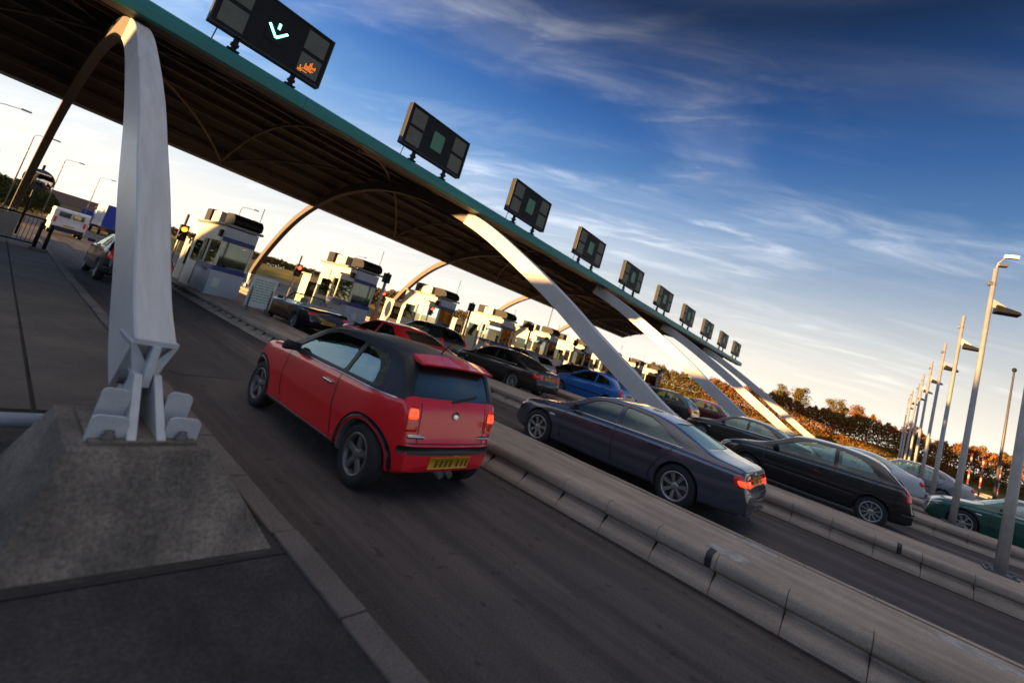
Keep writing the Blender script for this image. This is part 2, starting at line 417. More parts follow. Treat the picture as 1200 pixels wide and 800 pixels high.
WHEELS = {}
def wheel_mesh(r, wd, style):
    key = (r, wd, style)
    if key in WHEELS: return WHEELS[key]
    t = MB(); rr = r * .68
    t.lathe([(rr - .01, -wd*.46), (rr + .012, -wd*.5), (r - .045, -wd*.52), (r - .014, -wd*.44), (r, -wd*.3), (r, 0), (r, wd*.3), (r - .014, wd*.44), (r - .045, wd*.52), (rr + .012, wd*.5), (rr - .01, wd*.46)], 'x', 36)
    tyre = t.mesh('tyre', M['rubber'])
    g = MB()
    g.lathe([(rr, -wd*.47), (rr - .012, -wd*.50), (rr - .028, -wd*.46), (rr - .036, -wd*.25), (rr - .04, wd*.4), (rr, wd*.47)], 'x', 36)
    g.lathe([(.0, -wd*.40), (.03, -wd*.41), (.055, -wd*.38), (.07, -wd*.30), (.07, wd*.1)], 'x', 20)
    n = {'five': 5, 'multi': 10, 'twin': 7}[style]
    for k in range(n):
        a = 2 * math.pi * k / n + .3
        for da in ((0,) if style != 'twin' else (-.10, .10)):
            c, q = math.cos(a + da), math.sin(a + da); sw = .028 if style == 'five' else .014
            def P(rad, lat, x): return (x, c * rad - q * lat, q * rad + c * lat)
            r0, r1 = .045, rr - .022
            g.hexa([P(r0, -sw*1.1, -wd*.30), P(r0, sw*1.1, -wd*.30), P(r1, sw*1.25, -wd*.32), P(r1, -sw*1.25, -wd*.32),
                    P(r0, -sw*.8, -wd*.385), P(r0, sw*.8, -wd*.385), P(r1, sw*.9, -wd*.435), P(r1, -sw*.9, -wd*.435)])
    g.mi = 1
    g.lathe([(0, wd*.02), (rr - .05, wd*.02)], 'x', 24)            # dark brake disc behind the spokes
    rim = g.mesh('rim', [M['alloyd'] if style == 'five' else M['alloy'], M['galvd']])
    WHEELS[key] = (tyre, rim); return WHEELS[key]

def boolean_out(bm_body, cutters, mats):
    me = bpy.data.meshes.new('body'); bm_body.to_mesh(me)
    for m in mats: me.materials.append(m)
    ob = bpy.data.objects.new('tmp_body', me); C.objects.link(ob); tmp = [ob]
    for cb in cutters:
        bmesh.ops.recalc_face_normals(cb, faces=cb.faces[:])
        for f in cb.faces: f.material_index = 2
        cm = bpy.data.meshes.new('cut'); cb.to_mesh(cm); cb.free()
        for m in mats: cm.materials.append(m)
        co = bpy.data.objects.new('tmp_cut', cm); C.objects.link(co); tmp.append(co)
        md = ob.modifiers.new('b', 'BOOLEAN'); md.operation = 'DIFFERENCE'; md.solver = 'EXACT'; md.object = co
    dg = bpy.context.evaluated_depsgraph_get(); dg.update()
    res = bpy.data.meshes.new_from_object(ob.evaluated_get(dg), depsgraph=dg)
    for o in tmp:
        d = o.data; bpy.data.objects.remove(o); bpy.data.meshes.remove(d)
    res.name = 'body'
    for p in res.polygons: p.use_smooth = True
    res.set_sharp_from_angle(angle=R(32))
    return res

def build_car(S, name):
    """returns the root Empty of one car with all its parts (paint slot 0 of the body is swapped per copy)"""
    sh = CarShape(S); bm = sh.loft()
    if S.get('dark_top'):
        for f in bm.faces:
            c = f.calc_center_median(); y0, y1 = S['dark_top']
            if y0 < c.y < y1 and c.z > sh.belt(c.y) + .005: f.material_index = 1
    for f in bm.faces:
        c = f.calc_center_median()
        if c.z < sh.bot(c.y) + S.get('sill', .06) and .35 < c.y < S['L'] - .35: f.material_index = 1
    bvh = BVHTree.FromBMesh(bm)
    L, W, r = S['L'], S['W'], S['r']; hw = W / 2
    cut = []
    wb = bmesh.new(); t = MB(); t.bm.free(); t.bm = wb
    for y in (S['yr'], S['yf']):
        for sx in (-1, 1):
            ra = r * S.get('arch', 1.14)
            poly = arc(y, r, ra, -20, 200, 26) + [(y - ra * .94, .0), (y + ra * .94, .0)]
            a, b = (sx * (hw - .27), sx * (hw + .2)); t.prism(poly, 'x', min(a, b), max(a, b))
    cut.append(wb)
    y0, y1 = S['cabin']
    cv = bmesh.new(); rings = []
    ys = np.linspace(y0, y1, 15)
    for y in ys:
        T = sh.top(y); B = min(sh.belt(y), T - .05); w = sh.w(y); h = T - B
        wt = w - S.get('edge', .07) - S.get('tumble', .42) * max(0, h - .06)
        T2 = T - .055; fl = .34
        pts = [(w - .14, fl), (w - .10, B - .06 if T2 > B else T2 - .05), (max(wt - .055, .1), T2 - .02), (max(wt - .14, .05), T2)]
        full = pts + [(-a, b) for a, b in pts[::-1]]
        rings.append([cv.verts.new((a, y, b)) for a, b in full])
    for a, b in zip(rings[:-1], rings[1:]):
        n = len(a)
        for k in range(n): cv.faces.new((a[k], b[k], b[(k+1) % n], a[(k+1) % n]))
    cv.faces.new(rings[0]); cv.faces.new(rings[-1][::-1]); cut.append(cv)
    sw = MB()
    side = [rounded(p, .035) for p in S['side']]
    for p in side: sw.prism(p, 'x', -2, 2)
    if side: cut.append(sw.bm)
    ew = MB(); rear = S.get('rearwin'); scr = S.get('screen')
    if rear: rearp = rounded(rear, .06); ew.prism(rearp, 'y', -.6, y0 + .45)
    if scr: scrp = rounded(scr, .06); ew.prism(scrp, 'y', y1 - .75, L + .4)
    cut.append(ew.bm)
    # seams, grille and lower trim are laid on as shallow strips of the body mesh
    body = boolean_out(bm, cut, [M['trim'], M['trim'], M['cabin']])
    root = empty(name)
    bo = link('body', body, root)
    def lay(nm, poly, sd, off, st, rim, m, par=None):
        t_ = MB(); patch(t_.bm, bvh, poly, sd, off, st, rim); return t_.build(nm, m, par or root, recalc=False)
    for ln in S.get('seams', []):
        for sd in 'lr': lay('door_seam', strip(ln, .016), sd, .0025, .05, 0, M['trim'])
    for ln in S.get('rearseams', []): lay('panel_gap', strip(ln, .011), 'b', .0025, .05, 0, M['trim'])
    if S.get('emblem'):
        eu, ev = S['emblem']; lay('emblem', [(eu + .04 * math.cos(q * math.pi / 8), ev + .04 * math.sin(q * math.pi / 8)) for q in range(16)], 'b', .012, .03, .012, M['chrome'])
    for q in (0.22, .30): lay('panel_gap', strip([(-sh.w(S['dash'] + .15) * .92, S['dash'] + .1 + q * .2), (sh.w(S['dash'] + .15) * .92, S['dash'] + .1 + q * .2)], .010), 't', .0025, .08, 0, M['trim']) if q > .25 else None
    for pl in S.get('sidetrim', []):
        for sd in 'lr': lay('side_trim', pl, sd, .008, .05, .02, M['trim'])
    for pl in S.get('reartrim', []): lay('bumper_trim', pl, 'b', .008, .06, .02, M['trim'])
    for pl in S.get('fronttrim', []): lay('grille', pl, 'f', .008, .06, .02, M['trim'])
    for ln in S.get('chrometrim', []):
        for sd in 'lr': lay('bright_strip', strip(ln, .016), sd, .006, .05, .012, M['chrome'])
    for pl in S.get('reflector', []):
        for sx in (-1, 1): lay('reflector', [(sx * u, v) for u, v in pl], 'b', .008, .05, .02, M['chrome'])
    gl = M[S.get('glass', 'cglass')]
    for p in side:
        for sd in 'lr':
            g = MB(); patch(g.bm, bvh, p, sd, -.012, .09, 0); g.build('side_window', gl, root, recalc=False)
    if rear: g = MB(); patch(g.bm, bvh, rearp, 'b', -.010, .09, 0); g.build('rear_window', M[S.get('rearglass', S.get('glass', 'cglass'))], root, recalc=False)
    if scr: g = MB(); patch(g.bm, bvh, scrp, 'f', -.010, .09, 0); g.build('windscreen', gl, root, recalc=False)
    for i, poly in enumerate(S['tail']):
        for sx in (-1, 1):
            g = MB(); patch(g.bm, bvh, [(sx * u, v) for u, v in poly], 'b', .010, .05, .03)
            for sp_ in S.get('tailside', []): patch(g.bm, bvh, sp_, 'l' if sx < 0 else 'r', .010, .05, .03)
            tlt = g.build('tail_light', M['tail'], root, recalc=False)
            if S.get('lit'):
                g = MB(); patch(g.bm, bvh, [(sx * u, v) for u, v in S['lit'][i]], 'b', .018, .05, .02)
                for sp_ in S.get('litside', []): patch(g.bm, bvh, sp_, 'l' if sx < 0 else 'r', .018, .05, .02)
                g.build('brake_lamp', M['tailon'], tlt, recalc=False)
    for poly in S['head']:
        for sx in (-1, 1):
            g = MB(); patch(g.bm, bvh, [(sx * u, v) for u, v in poly], 'f', .010, .05, .03); g.build('headlight', M['lamp'], root, recalc=False)
    for poly in S.get('indicator', []):
        for sd in 'lr': g = MB(); patch(g.bm, bvh, poly, sd, .008, .04, .015); g.build('side_indicator', M['amber'] if S.get('amberind') else M['lamp'], root, recalc=False)
    px, pz = .26, S['plate']
    g = MB(); patch(g.bm, bvh, [(-px, pz - .056), (px, pz - .056), (px, pz + .056), (-px, pz + .056)], 'b', .016, .08, .02)
    pl = g.build('number_plate', M['platey'], root, recalc=False)
    g = MB()
    for k in range(7):   # unreadable characters, as on the photograph: plain dark bars
        u = -.20 + k * .062 + (.03 if k > 3 else 0); patch(g.bm, bvh, [(u, pz - .034), (u + .036, pz - .034), (u + .036, pz + .034), (u, pz + .034)], 'b', .0185, .05, 0)
    g.build('plate_lettering', M['platet'], pl, recalc=False)
    for (hy, hz) in S.get('handles', []):
        for sd in 'lr':
            g = MB(); patch(g.bm, bvh, rounded([(hy - .10, hz - .014), (hy + .10, hz - .014), (hy + .10, hz + .014), (hy - .10, hz + .014)], .012), sd, .026, .03, .03)
            g.build('door_handle', M['chrome'] if S.get('chromehandle') else M['trim'], root, recalc=False)
    my, mz = S['mirror']
    for sx in (-1, 1):
        w = sh.w(my); g = MB()
        g.hexa([(sx*(w - .03), my - .06, mz - .05), (sx*(w + .16), my - .05, mz - .055), (sx*(w + .15), my + .05, mz - .05), (sx*(w - .03), my + .09, mz - .045),
                (sx*(w - .03), my - .06, mz + .045), (sx*(w + .16), my - .05, mz + .065), (sx*(w + .14), my + .03, mz + .06), (sx*(w - .03), my + .07, mz + .03)], .02)
        g.build('wing_mirror', M['trim'] if not S.get('mirror_chrome') else M['trim'], root, sharp=50)
    ty, rm = wheel_mesh(r, S.get('tyrew', .205), S['rim'])
    for y in (S['yr'], S['yf']):
        for sx in (-1, 1):
            wh = empty('wheel', (sx * (hw - .145), y, r), 0 if sx < 0 else math.pi, root)
            link('tyre', ty, wh); link('rim', rm, wh)
    # cabin: seats and dashboard
    for y in S['seats']:
        for sx in (-1, 1):
            g = MB(); cx = sx * .36; zc = S.get('seatz', .0)
            g.hexa([(cx - .24, y - .05, .42), (cx + .24, y - .05, .42), (cx + .23, y + .10, .42), (cx - .23, y + .10, .42), (cx - .2, y - .26, 1.02 + zc), (cx + .2, y - .26, 1.02 + zc), (cx + .2, y - .16, 1.04 + zc), (cx - .2, y - .16, 1.04 + zc)], .05)
            g.box(cx - .13, cx + .13, y - .29, y - .20, 1.07 + zc, 1.25 + zc, .04)
            g.box(cx - .25, cx + .25, y - .02, y + .46, .38, .54, .05)
            g.build('seat', M['seat'], root, sharp=60)
    g = MB(); dy = S['dash']; w = sh.w(dy) - .12
    g.box(-w, w, dy - .3, dy + .12, .5, min(sh.belt(dy), sh.top(dy) - .08) - .03, .05); g.build('dashboard', M['cabin'], root, sharp=60)
    if S.get('wiper'):
        (a, b) = S['wiper']; g = MB()
        patch(g.bm, bvh, strip([a, b], .022), 'b', .012, .05, .02); g.build('wiper', M['trim'], root, recalc=False)
    if S.get('exhaust'):
        g = MB()
        for ex in S['exhaust']: g.tube([(ex, -.04, .26), (ex, .3, .27)], .035, 12)
        g.build('exhaust', M['galvd'], root)
    for part in S.get('extra', []): part(root, sh, bvh)
    return root

def mini_spoiler(root, sh, bvh):
    g = MB(); xs = np.linspace(-.50, .50, 15); prev = None
    for x in xs:
        k = (x / .50) ** 2
        pr = [(x, .13 + .06*k, 1.29 - .025*k), (x, .125 + .06*k, 1.308 - .025*k), (x, .38, 1.372 - .035*k), (x, .41, 1.355 - .035*k), (x, .30, 1.30 - .025*k)]
        ring = [g.bm.verts.new(p) for p in pr]
        if prev:
            for i in range(5): g.bm.faces.new((prev[i], prev[(i+1) % 5], ring[(i+1) % 5], ring[i]))
        else: g.bm.faces.new(ring)
        prev = ring
    g.bm.faces.new(prev[::-1]); g.build('spoiler', M['paint_red'], root, sharp=40)
def antenna(root, sh, bvh):
    g = MB(); g.tube([(0, .58, 1.365), (0, .40, 1.57)], [.009, .004], 6); g.build('aerial', M['trim'], root)

SPEC = {}
SPEC['mini'] = dict(L=3.57, W=1.58, r=.297, yr=.47, yf=2.97, tyrew=.19, arch=1.11, sill=.07, edge=.065, tumble=.33,
    top=[(0, .56), (.02, .60), (.045, .70), (.075, .86), (.11, .93), (.17, 1.03), (.25, 1.20), (.31, 1.285), (.38, 1.335), (.7, 1.365), (1.2, 1.375), (1.7, 1.35), (1.95, 1.305), (2.2, 1.18), (2.52, .975), (2.62, .94), (3.0, .89), (3.3, .81), (3.45, .73), (3.53, .61), (3.57, .52)],
    bot=[(0, .29), (.1, .25), (.5, .22), (1.9, .20), (3.1, .20), (3.46, .22), (3.57, .28)],
    belt=[(0, .91), (.2, .925), (1.1, .915), (2.5, .885), (3.1, .84), (3.57, .7)],
    rear_round=(.62, .30), front_round=(.8, .32),
    dark_top=(.135, 2.56), cabin=(.28, 2.45),
    side=[[(.42, .97), (.50, 1.20), (.62, 1.265), (1.03, 1.285), (1.05, .96)], [(1.10, .959), (1.085, 1.287), (1.68, 1.275), (1.87, 1.225), (2.24, .98), (2.20, .948)]],
    rearseams=[[(-.56, .56), (.56, .56)], [(-.44, .565), (-.44, .92)], [(.44, .565), (.44, .92)]], emblem=(0, .83), rearwin=[(-.53, .965), (.53, .965), (.46, 1.265), (-.46, 1.265)], screen=[(-.62, .99), (.62, .99), (.50, 1.285), (-.50, 1.285)], rearglass='cglassr', glass='cglass',
    seams=[[(2.30, .89), (2.32, .62), (2.26, .42), (2.20, .30)], [(1.07, .92), (1.05, .62), (.98, .40), (.94, .30)]],
    sidetrim=[arc(.47, .30, .348, -8, 188) + arc(.47, .30, .388, 188, -8), arc(2.97, .30, .348, -8, 188) + arc(2.97, .30, .388, 188, -8), [(.9, .215), (2.55, .205), (2.55, .285), (.9, .295)]],
    reartrim=[rounded([(-.60, .465), (.60, .465), (.60, .535), (-.60, .535)], .03)],
    fronttrim=[[(-.5, .35), (.5, .35), (.45, .5), (-.45, .5)]],
    chrometrim=[[(.2, .93), (1.1, .925), (2.2, .908), (2.5, .897)]], reflector=[rounded([(.36, .60), (.55, .60), (.55, .635), (.36, .635)], .012)],
    tail=[rounded([(.46, .66), (.595, .66), (.585, .885), (.475, .885)], .03)], lit=[rounded([(.475, .775), (.58, .775), (.575, .865), (.485, .865)], .02)], head=[[(.42 + .13*math.cos(a*math.pi/8), .72 + .13*math.sin(a*math.pi/8)) for a in range(16)]],
    plate=.39, handles=[(1.24, .80)], chromehandle=1, mirror=(2.18, .965), seats=[1.45, .85], dash=2.3, rim='five', seatz=-.06,
    wiper=((-.05, .95), (.33, 1.02)), exhaust=(-.06, .06), extra=[mini_spoiler, antenna])
SPEC['saloon'] = dict(L=4.45, W=1.80, r=.32, yr=.98, yf=3.70, tyrew=.225, arch=1.12, sill=.05, edge=.085, tumble=.48,
    top=[(0, .56), (.03, .63), (.06, .72), (.10, .845), (.17, .885), (.35, .91), (.55, .94), (.7, .985), (1.0, 1.09), (1.35, 1.195), (1.7, 1.25), (2.1, 1.27), (2.5, 1.25), (2.78, 1.195), (3.08, 1.05), (3.36, .905), (3.48, .875), (3.9, .82), (4.2, .74), (4.36, .65), (4.42, .55), (4.45, .46)],
    bot=[(0, .28), (.15, .235), (1.0, .205), (2.2, .18), (3.8, .18), (4.3, .19), (4.45, .25)],
    belt=[(0, .80), (.3, .845), (1.0, .865), (2.0, .85), (3.2, .82), (3.8, .77), (4.25, .67), (4.45, .54)],
    rear_round=(.7, .25), front_round=(1.0, .32), cabin=(.85, 3.28),
    side=[[(1.02, .905), (1.22, .99), (1.46, 1.12), (1.66, 1.18), (2.11, 1.198), (2.08, .887)], [(2.16, .885), (2.18, 1.198), (2.52, 1.18), (2.70, 1.135), (3.05, .918), (3.03, .866)]],
    rearseams=[[(-.70, .575), (.70, .575)], [(-.66, .845), (.66, .845)], [(-.40, .62), (-.40, .84)], [(.40, .62), (.40, .84)]], emblem=(0, .80), rearwin=[(-.60, .98), (.60, .98), (.50, 1.19), (-.50, 1.19)], screen=[(-.68, .925), (.68, .925), (.53, 1.185), (-.53, 1.185)], rearglass='cglassr',
    seams=[[(2.12, .87), (2.14, .55), (2.07, .26)], [(3.14, .85), (3.2, .56), (3.16, .28)], [(1.10, .88), (1.20, .74), (1.34, .56), (1.42, .38), (1.40, .25)]],
    sidetrim=[], reartrim=[rounded([(-.5, .27), (.5, .27), (.45, .33), (-.45, .33)], .03)], fronttrim=[[(-.3, .50), (-.03, .50), (-.03, .61), (-.3, .61)], [(.3, .50), (.03, .50), (.03, .61), (.3, .61)], [(-.6, .26), (.6, .26), (.55, .36), (-.55, .36)]],
    chrometrim=[[(.98, .892), (2.1, .873), (3.08, .852)]],
    tail=[rounded([(.40, .635), (.64, .625), (.66, .80), (.42, .805)], .05)], tailside=[rounded([(.03, .63), (.17, .645), (.23, .73), (.20, .80), (.04, .81)], .05)], lit=[rounded([(.47, .65), (.63, .645), (.64, .73), (.49, .73)], .03)], litside=[rounded([(.04, .65), (.15, .665), (.18, .73), (.05, .735)], .03)], head=[rounded([(.40, .54), (.70, .60), (.76, .69), (.45, .63)], .02)],
    plate=.72, handles=[(2.32, .77), (1.40, .785)], mirror=(2.96, .92), seats=[2.2, 1.45], dash=3.12, rim='twin', exhaust=(-.45,), seatz=-.13, indicator=[rounded([(3.36, .63), (3.48, .63), (3.48, .665), (3.36, .665)], .01)])
SPEC['hatch'] = dict(L=4.2, W=1.76, r=.315, yr=.72, yf=3.33, tyrew=.2, arch=1.13, sill=.06, edge=.075, tumble=.40,
    top=[(0, .58), (.03, .64), (.06, .76), (.10, .90), (.16, .97), (.24, 1.04), (.40, 1.18), (.56, 1.305), (.72, 1.385), (1.05, 1.455), (1.55, 1.49), (2.0, 1.475), (2.35, 1.43), (2.8, 1.20), (3.15, 1.03), (3.3, .99), (3.7, .90), (3.98, .80), (4.12, .68), (4.18, .58), (4.2, .5)],
    bot=[(0, .29), (.15, .24), (.8, .22), (2, .20), (3.6, .20), (4.05, .22), (4.2, .28)],
    belt=[(0, .93), (.25, 1.0), (1.0, .99), (2.0, .965), (3.1, .92), (3.7, .84), (4.2, .62)],
    rear_round=(.6, .24), front_round=(1.0, .34), cabin=(.42, 3.0),
    side=[[(.66, 1.06), (.86, 1.25), (1.06, 1.345), (1.48, 1.412), (1.46, 1.02)], [(1.54, 1.018), (1.56, 1.416), (2.02, 1.395), (2.28, 1.335), (2.86, 1.04), (2.84, .985)]],
    rearseams=[[(-.70, .58), (.70, .58)], [(-.55, .6), (-.55, 1.0)], [(.55, .6), (.55, 1.0)]], rearwin=[(-.58, 1.04), (.58, 1.04), (.49, 1.325), (-.49, 1.325)], screen=[(-.68, 1.06), (.68, 1.06), (.52, 1.40), (-.52, 1.40)], glass='cglass', rearglass='cglassd',
    seams=[[(1.50, 1.0), (1.50, .6), (1.44, .28)], [(2.96, .96), (3.0, .62), (2.94, .3)], [(.62, 1.03), (.80, .84), (.98, .64), (1.06, .44), (1.05, .28)]],
    sidetrim=[strip([(1.06, .56), (2.95, .55)], .05)], reartrim=[rounded([(-.78, .46), (.78, .46), (.78, .53), (-.78, .53)], .03)], fronttrim=[[(-.5, .34), (.5, .34), (.45, .5), (-.45, .5)]],
    tail=[rounded([(.56, .74), (.77, .74), (.76, .93), (.70, 1.04), (.60, 1.0)], .03)], head=[rounded([(.40, .62), (.70, .66), (.76, .80), (.48, .76)], .02)],
    tailmat='tail', plate=.80, handles=[(1.70, .88), (.98, .90)], mirror=(2.76, 1.05), seats=[1.75, 1.0], dash=2.85, rim='multi', wiper=((0, 1.03), (.32, 1.10)))
SPEC['roadster'] = dict(L=4.0, W=1.72, r=.30, yr=.78, yf=3.15, tyrew=.2, arch=1.12, sill=.05, edge=.09, tumble=.42,
    top=[(0, .56), (.03, .64), (.08, .80), (.16, .87), (.6, .90), (1.05, .905), (1.15, .88), (1.9, .86), (2.25, .885), (2.45, .90), (3.0, .84), (3.5, .74), (3.85, .62), (4.0, .46)],
    bot=[(0, .28), (.15, .23), (.8, .2), (3.4, .19), (4.0, .27)], belt=[(0, .80), (.5, .84), (2.2, .83), (3.2, .76), (4.0, .55)],
    rear_round=(.6, .26), front_round=(.9, .36), cabin=(1.12, 2.3), side=[],
    seams=[[(1.22, .84), (1.2, .5), (1.15, .28)], [(2.28, .82), (2.3, .5), (2.26, .28)]], tail=[rounded([(.50, .66), (.72, .66), (.70, .77), (.5, .77)], .03)], head=[rounded([(.42, .52), (.68, .56), (.7, .66), (.46, .63)], .03)],
    plate=.5, handles=[(1.4, .72)], mirror=(2.15, .92), seats=[1.75], dash=2.2, rim='multi', seatz=-.14)
def open_top(root, sh, bvh):
    g = MB()
    for sx in (-1, 1): g.tube([(sx*.70, 2.34, .86), (sx*.58, 1.98, 1.20)], .022, 8)
    g.tube([(-.58, 1.98, 1.20), (0, 1.95, 1.225), (.58, 1.98, 1.20)], .022, 8); g.build('windscreen_frame', M['trim'], root)
    g = MB(); g.face([(-.68, 2.33, .87), (.68, 2.33, .87), (.57, 1.98, 1.195), (-.57, 1.98, 1.195)]); g.build('windscreen', M['cglass'], root)
    g = MB(); g.box(-.58, .58, .72, 1.12, .88, .985, .05); g.build('folded_roof', M['softtop'], root, sharp=60)
SPEC['roadster']['extra'] = [open_top]
M['softtop'] = mat('soft_top', (.50, .47, .42), .8)
M['paint_red'] = paint('paint_red', (.74, .004, .014), rough=.4)
PROTO = {}; LAST = {}
def car(kind, label, name, x_near, y_rear, col, metal=.0, group='cars queuing in the toll lanes', cat='car', rough=.3, scale=(1, 1, 1), tail=None, glass=None):
    """x_near: X of the flank towards the camera; y_rear: Y of the rear bumper"""
    if kind not in PROTO: PROTO[kind] = build_car(SPEC[kind], name); root = PROTO[kind]; bodies = root
    else: root = copy_tree(PROTO[kind]); root.name = name
    W = SPEC[kind]['W'] * scale[0]
    root.location = (x_near + W / 2, y_rear, 0.004); root.scale = scale
    tag(root, label, cat, group)
    pm = M['paint_red'] if col == 'red' else paint(name + '_paint', col, metal, rough)
    for ch in root.children:
        if ch.name.split('.')[0] == 'body':
            if root is PROTO[kind]:
                ch.material_slots[0].link = 'OBJECT'; ch.material_slots[0].material = pm
            else: ch.material_slots[0].link = 'OBJECT'; ch.material_slots[0].material = pm
        if ch.name.split('.')[0] == 'spoiler' and col != 'red': ch.material_slots[0].link = 'OBJECT'; ch.material_slots[0].material = pm
        if tail and ch.name.split('.')[0] == 'tail_light':
            for c2 in ch.children: c2.material_slots[0].link = 'OBJECT'; c2.material_slots[0].material = M[tail]
    return root

car('mini', 'small red hatchback with black roof and lit brake lamps beside the near arch foot', 'hatchback', 2.53, 3.32, 'red')
car('saloon', 'dark blue grey saloon with a lit rear lamp in the second lane', 'saloon_car', 6.95, 1.27, (.075, .080, .108), .5, rough=.2)
car('hatch', 'black five door hatchback with silver wheels behind the grey saloon', 'hatchback', 12.88, -.83, (.008, .009, .012), .1, rough=.25)
car('saloon', 'black saloon with pale grey wheels just left of the bright blue hatchback', 'saloon_car', 12.06, 9.18, (.008, .008, .009), .1, tail='tail', scale=(.98, 1.02, 1.08))
car('hatch', 'bright blue hatchback queuing behind the second arch', 'hatchback', 16.9, 8.35, (.008, .13, .46), .1, tail='tail', scale=(.97, .93, .98))
car('saloon', 'red coupe with red roof queuing ahead of the small red hatchback', 'coupe', 7.15, 9.35, (.50, .010, .018), tail='tail')
car('roadster', 'black open roadster with folded pale roof beside the first booth island', 'roadster', 6.95, 15.3, (.006, .007, .010), .1)
car('saloon', 'black saloon between the grey saloon and the third arch', 'saloon_car', 17.75, 1.55, (.010, .010, .012), .1, tail='tail', scale=(1, 1, 1.1))
car('saloon', 'dark green saloon cut off by the right edge beside the lamp posts', 'saloon_car', 17.8, -5.85, (.004, .070, .050), .25, tail='tail', scale=(1, 1, 1.1))
car('hatch', 'black hatchback with pale rear pillar left of the maroon car', 'hatchback', 22.3, 7.2, (.010, .012, .013), .1)
car('hatch', 'dark maroon hatchback queuing in front of the third arch foot', 'hatchback', 27.4, 6.7, (.10, .010, .016), .1)
car('saloon', 'white saloon in the fourth lane behind the black hatchback', 'saloon_car', 23.3, -1.7, (.55, .56, .58), .1, tail='tail', scale=(1, 1, 1.1))
car('hatch', 'silver blue hatchback in the fourth lane behind the green saloon', 'hatchback', 23.4, -7.2, (.22, .30, .42), .3)
car('hatch', 'dark hatchback with headlamps just past the first booth', 'hatchback', 2.25, 18.2, (.014, .014, .016), .1)
car('hatch', 'grey hatchback in the fifth lane beyond the white saloon', 'hatchback', 29.2, -3.4, (.20, .21, .23), .3)

car('hatch', 'dark grey hatchback ahead of the black saloon in the third lane', 'hatchback', 12.2, 14.6, (.035, .036, .04), .3)
car('hatch', 'silver hatchback ahead of the bright blue hatchback', 'hatchback', 17.0, 12.9, (.40, .41, .42), .4)
car('saloon', 'dark saloon beyond the silver hatchback in the next lane', 'saloon_car', 22.1, 12.3, (.012, .012, .016), .2, tail='tail', scale=(1, 1, 1.1))
car('hatch', 'light blue hatchback behind the silver blue hatchback', 'hatchback', 29.3, -8.4, (.16, .30, .48), .3)
car('saloon', 'pale silver saloon farthest right among the lamp posts', 'saloon_car', 35.2, -4.6, (.5, .5, .5), .3, tail='tail', scale=(1, 1, 1.1))

# ------------------------------------------------------------------ van and lorry far left
def simple_wheels(root, xs, ys, r, wd=.25):
    ty, rm = wheel_mesh(r, wd, 'multi')
    for y in ys:
        for x in xs:
            wh = empty('wheel', (x, y, r), 0 if x < 0 else math.pi, root); link('tyre', ty, wh); link('rim', rm, wh)
van = empty('van', (3.45, 45.6, .004)); tag(van, 'small white panel van driving away past the railing', 'van')
g = MB()
prof = [(0, .35), (0, .75), (.06, 1.0), (.10, 1.75), (.3, 1.86), (2.6, 1.86), (3.1, 1.72), (3.6, 1.15), (4.25, .98), (4.4, .8), (4.4, .32), (.3, .28)]
for i, (wl, a) in enumerate([(.88, 0)]): g.prism(prof, 'x', -.88, .88)
bmesh.ops.bevel(g.bm, geom=[e for e in g.bm.edges], offset=.07, segments=3, profile=.6, affect='EDGES', clamp_overlap=True)
g.build('body', M['white'], van, sharp=40)
g = MB(); g.box(-.80, .80, -.03, .1, .30, .58, .03); g.build('bumper', M['trim'], van, sharp=40)
for sx in (-1, 1):
    g = MB(); g.box(sx*.72 - .06, sx*.72 + .06, -.02, .1, .82, 1.2, .02); g.build('tail_light', M['tail'], van)
g = MB(); g.box(-.26, .26, -.025, .05, .66, .77); g.build('number_plate', M['platey'], van)
g = MB(); g.box(-.62, -.05, -.0, .09, 1.28, 1.62, .02); g.box(.05, .62, -.0, .09, 1.28, 1.62, .02); g.build('rear_window', M['cglassd'], van)
for sx in (-1, 1):
    g = MB(); g.prism([(2.4, 1.15), (2.45, 1.66), (2.95, 1.62), (3.4, 1.16)], 'x', sx*.885 - .01, sx*.885 + .01); g.build('side_window', M['cglassd'], van)
simple_wheels(van, (-.76, .76), (.8, 3.5), .31)

lor = empty('lorry', (9.7, 79, .004)); tag(lor, 'blue box lorry with pale flank beyond the van', 'lorry')
g = MB(); g.box(-1.25, 1.25, 0, 8.5, 1.05, 3.95, .05); g.build('cargo_box', M['pale'], lor)
g = MB(); g.box(-1.2, -.01, -.03, .04, 1.1, 3.9, .01); g.box(.01, 1.2, -.03, .04, 1.1, 3.9, .01); g.build('rear_door', M['truckblue'], lor)
g = MB(); g.box(-.5, .5, .2, 10.5, .7, 1.04); g.box(-1.2, 1.2, .0, .12, .55, .70); g.build('chassis', M['trim'], lor)
g = MB(); g.box(-1.2, 1.2, 8.8, 10.8, .75, 3.1, .15); g.build('cab', M['truckblue'], lor, sharp=40)
for sx in (-1, 1):
    g = MB(); g.box(sx*1.0 - .16, sx*1.0 + .16, -.03, .03, .73, .9); g.build('tail_light', M['tail'], lor)
simple_wheels(lor, (-1.05, 1.05), (1.4, 9.8), .48, .3)

# ------------------------------------------------------------------ ground, road, islands
struct('ground', MB().hexa([(-1500, -1500, -1), (1500, -1500, -1), (1500, 1500, -1), (-1500, 1500, -1), (-1500, -1500, -.03), (1500, -1500, -.03), (1500, 1500, -.03), (-1500, 1500, -.03)]), M['grass'])
g = MB(); g.face([(-30, -70, 0), (66, -70, 0), (66, 62, 0), (30, 100, 0), (-10, 140, 0), (-30, 140, 0)]); struct('road', g, M['road'])

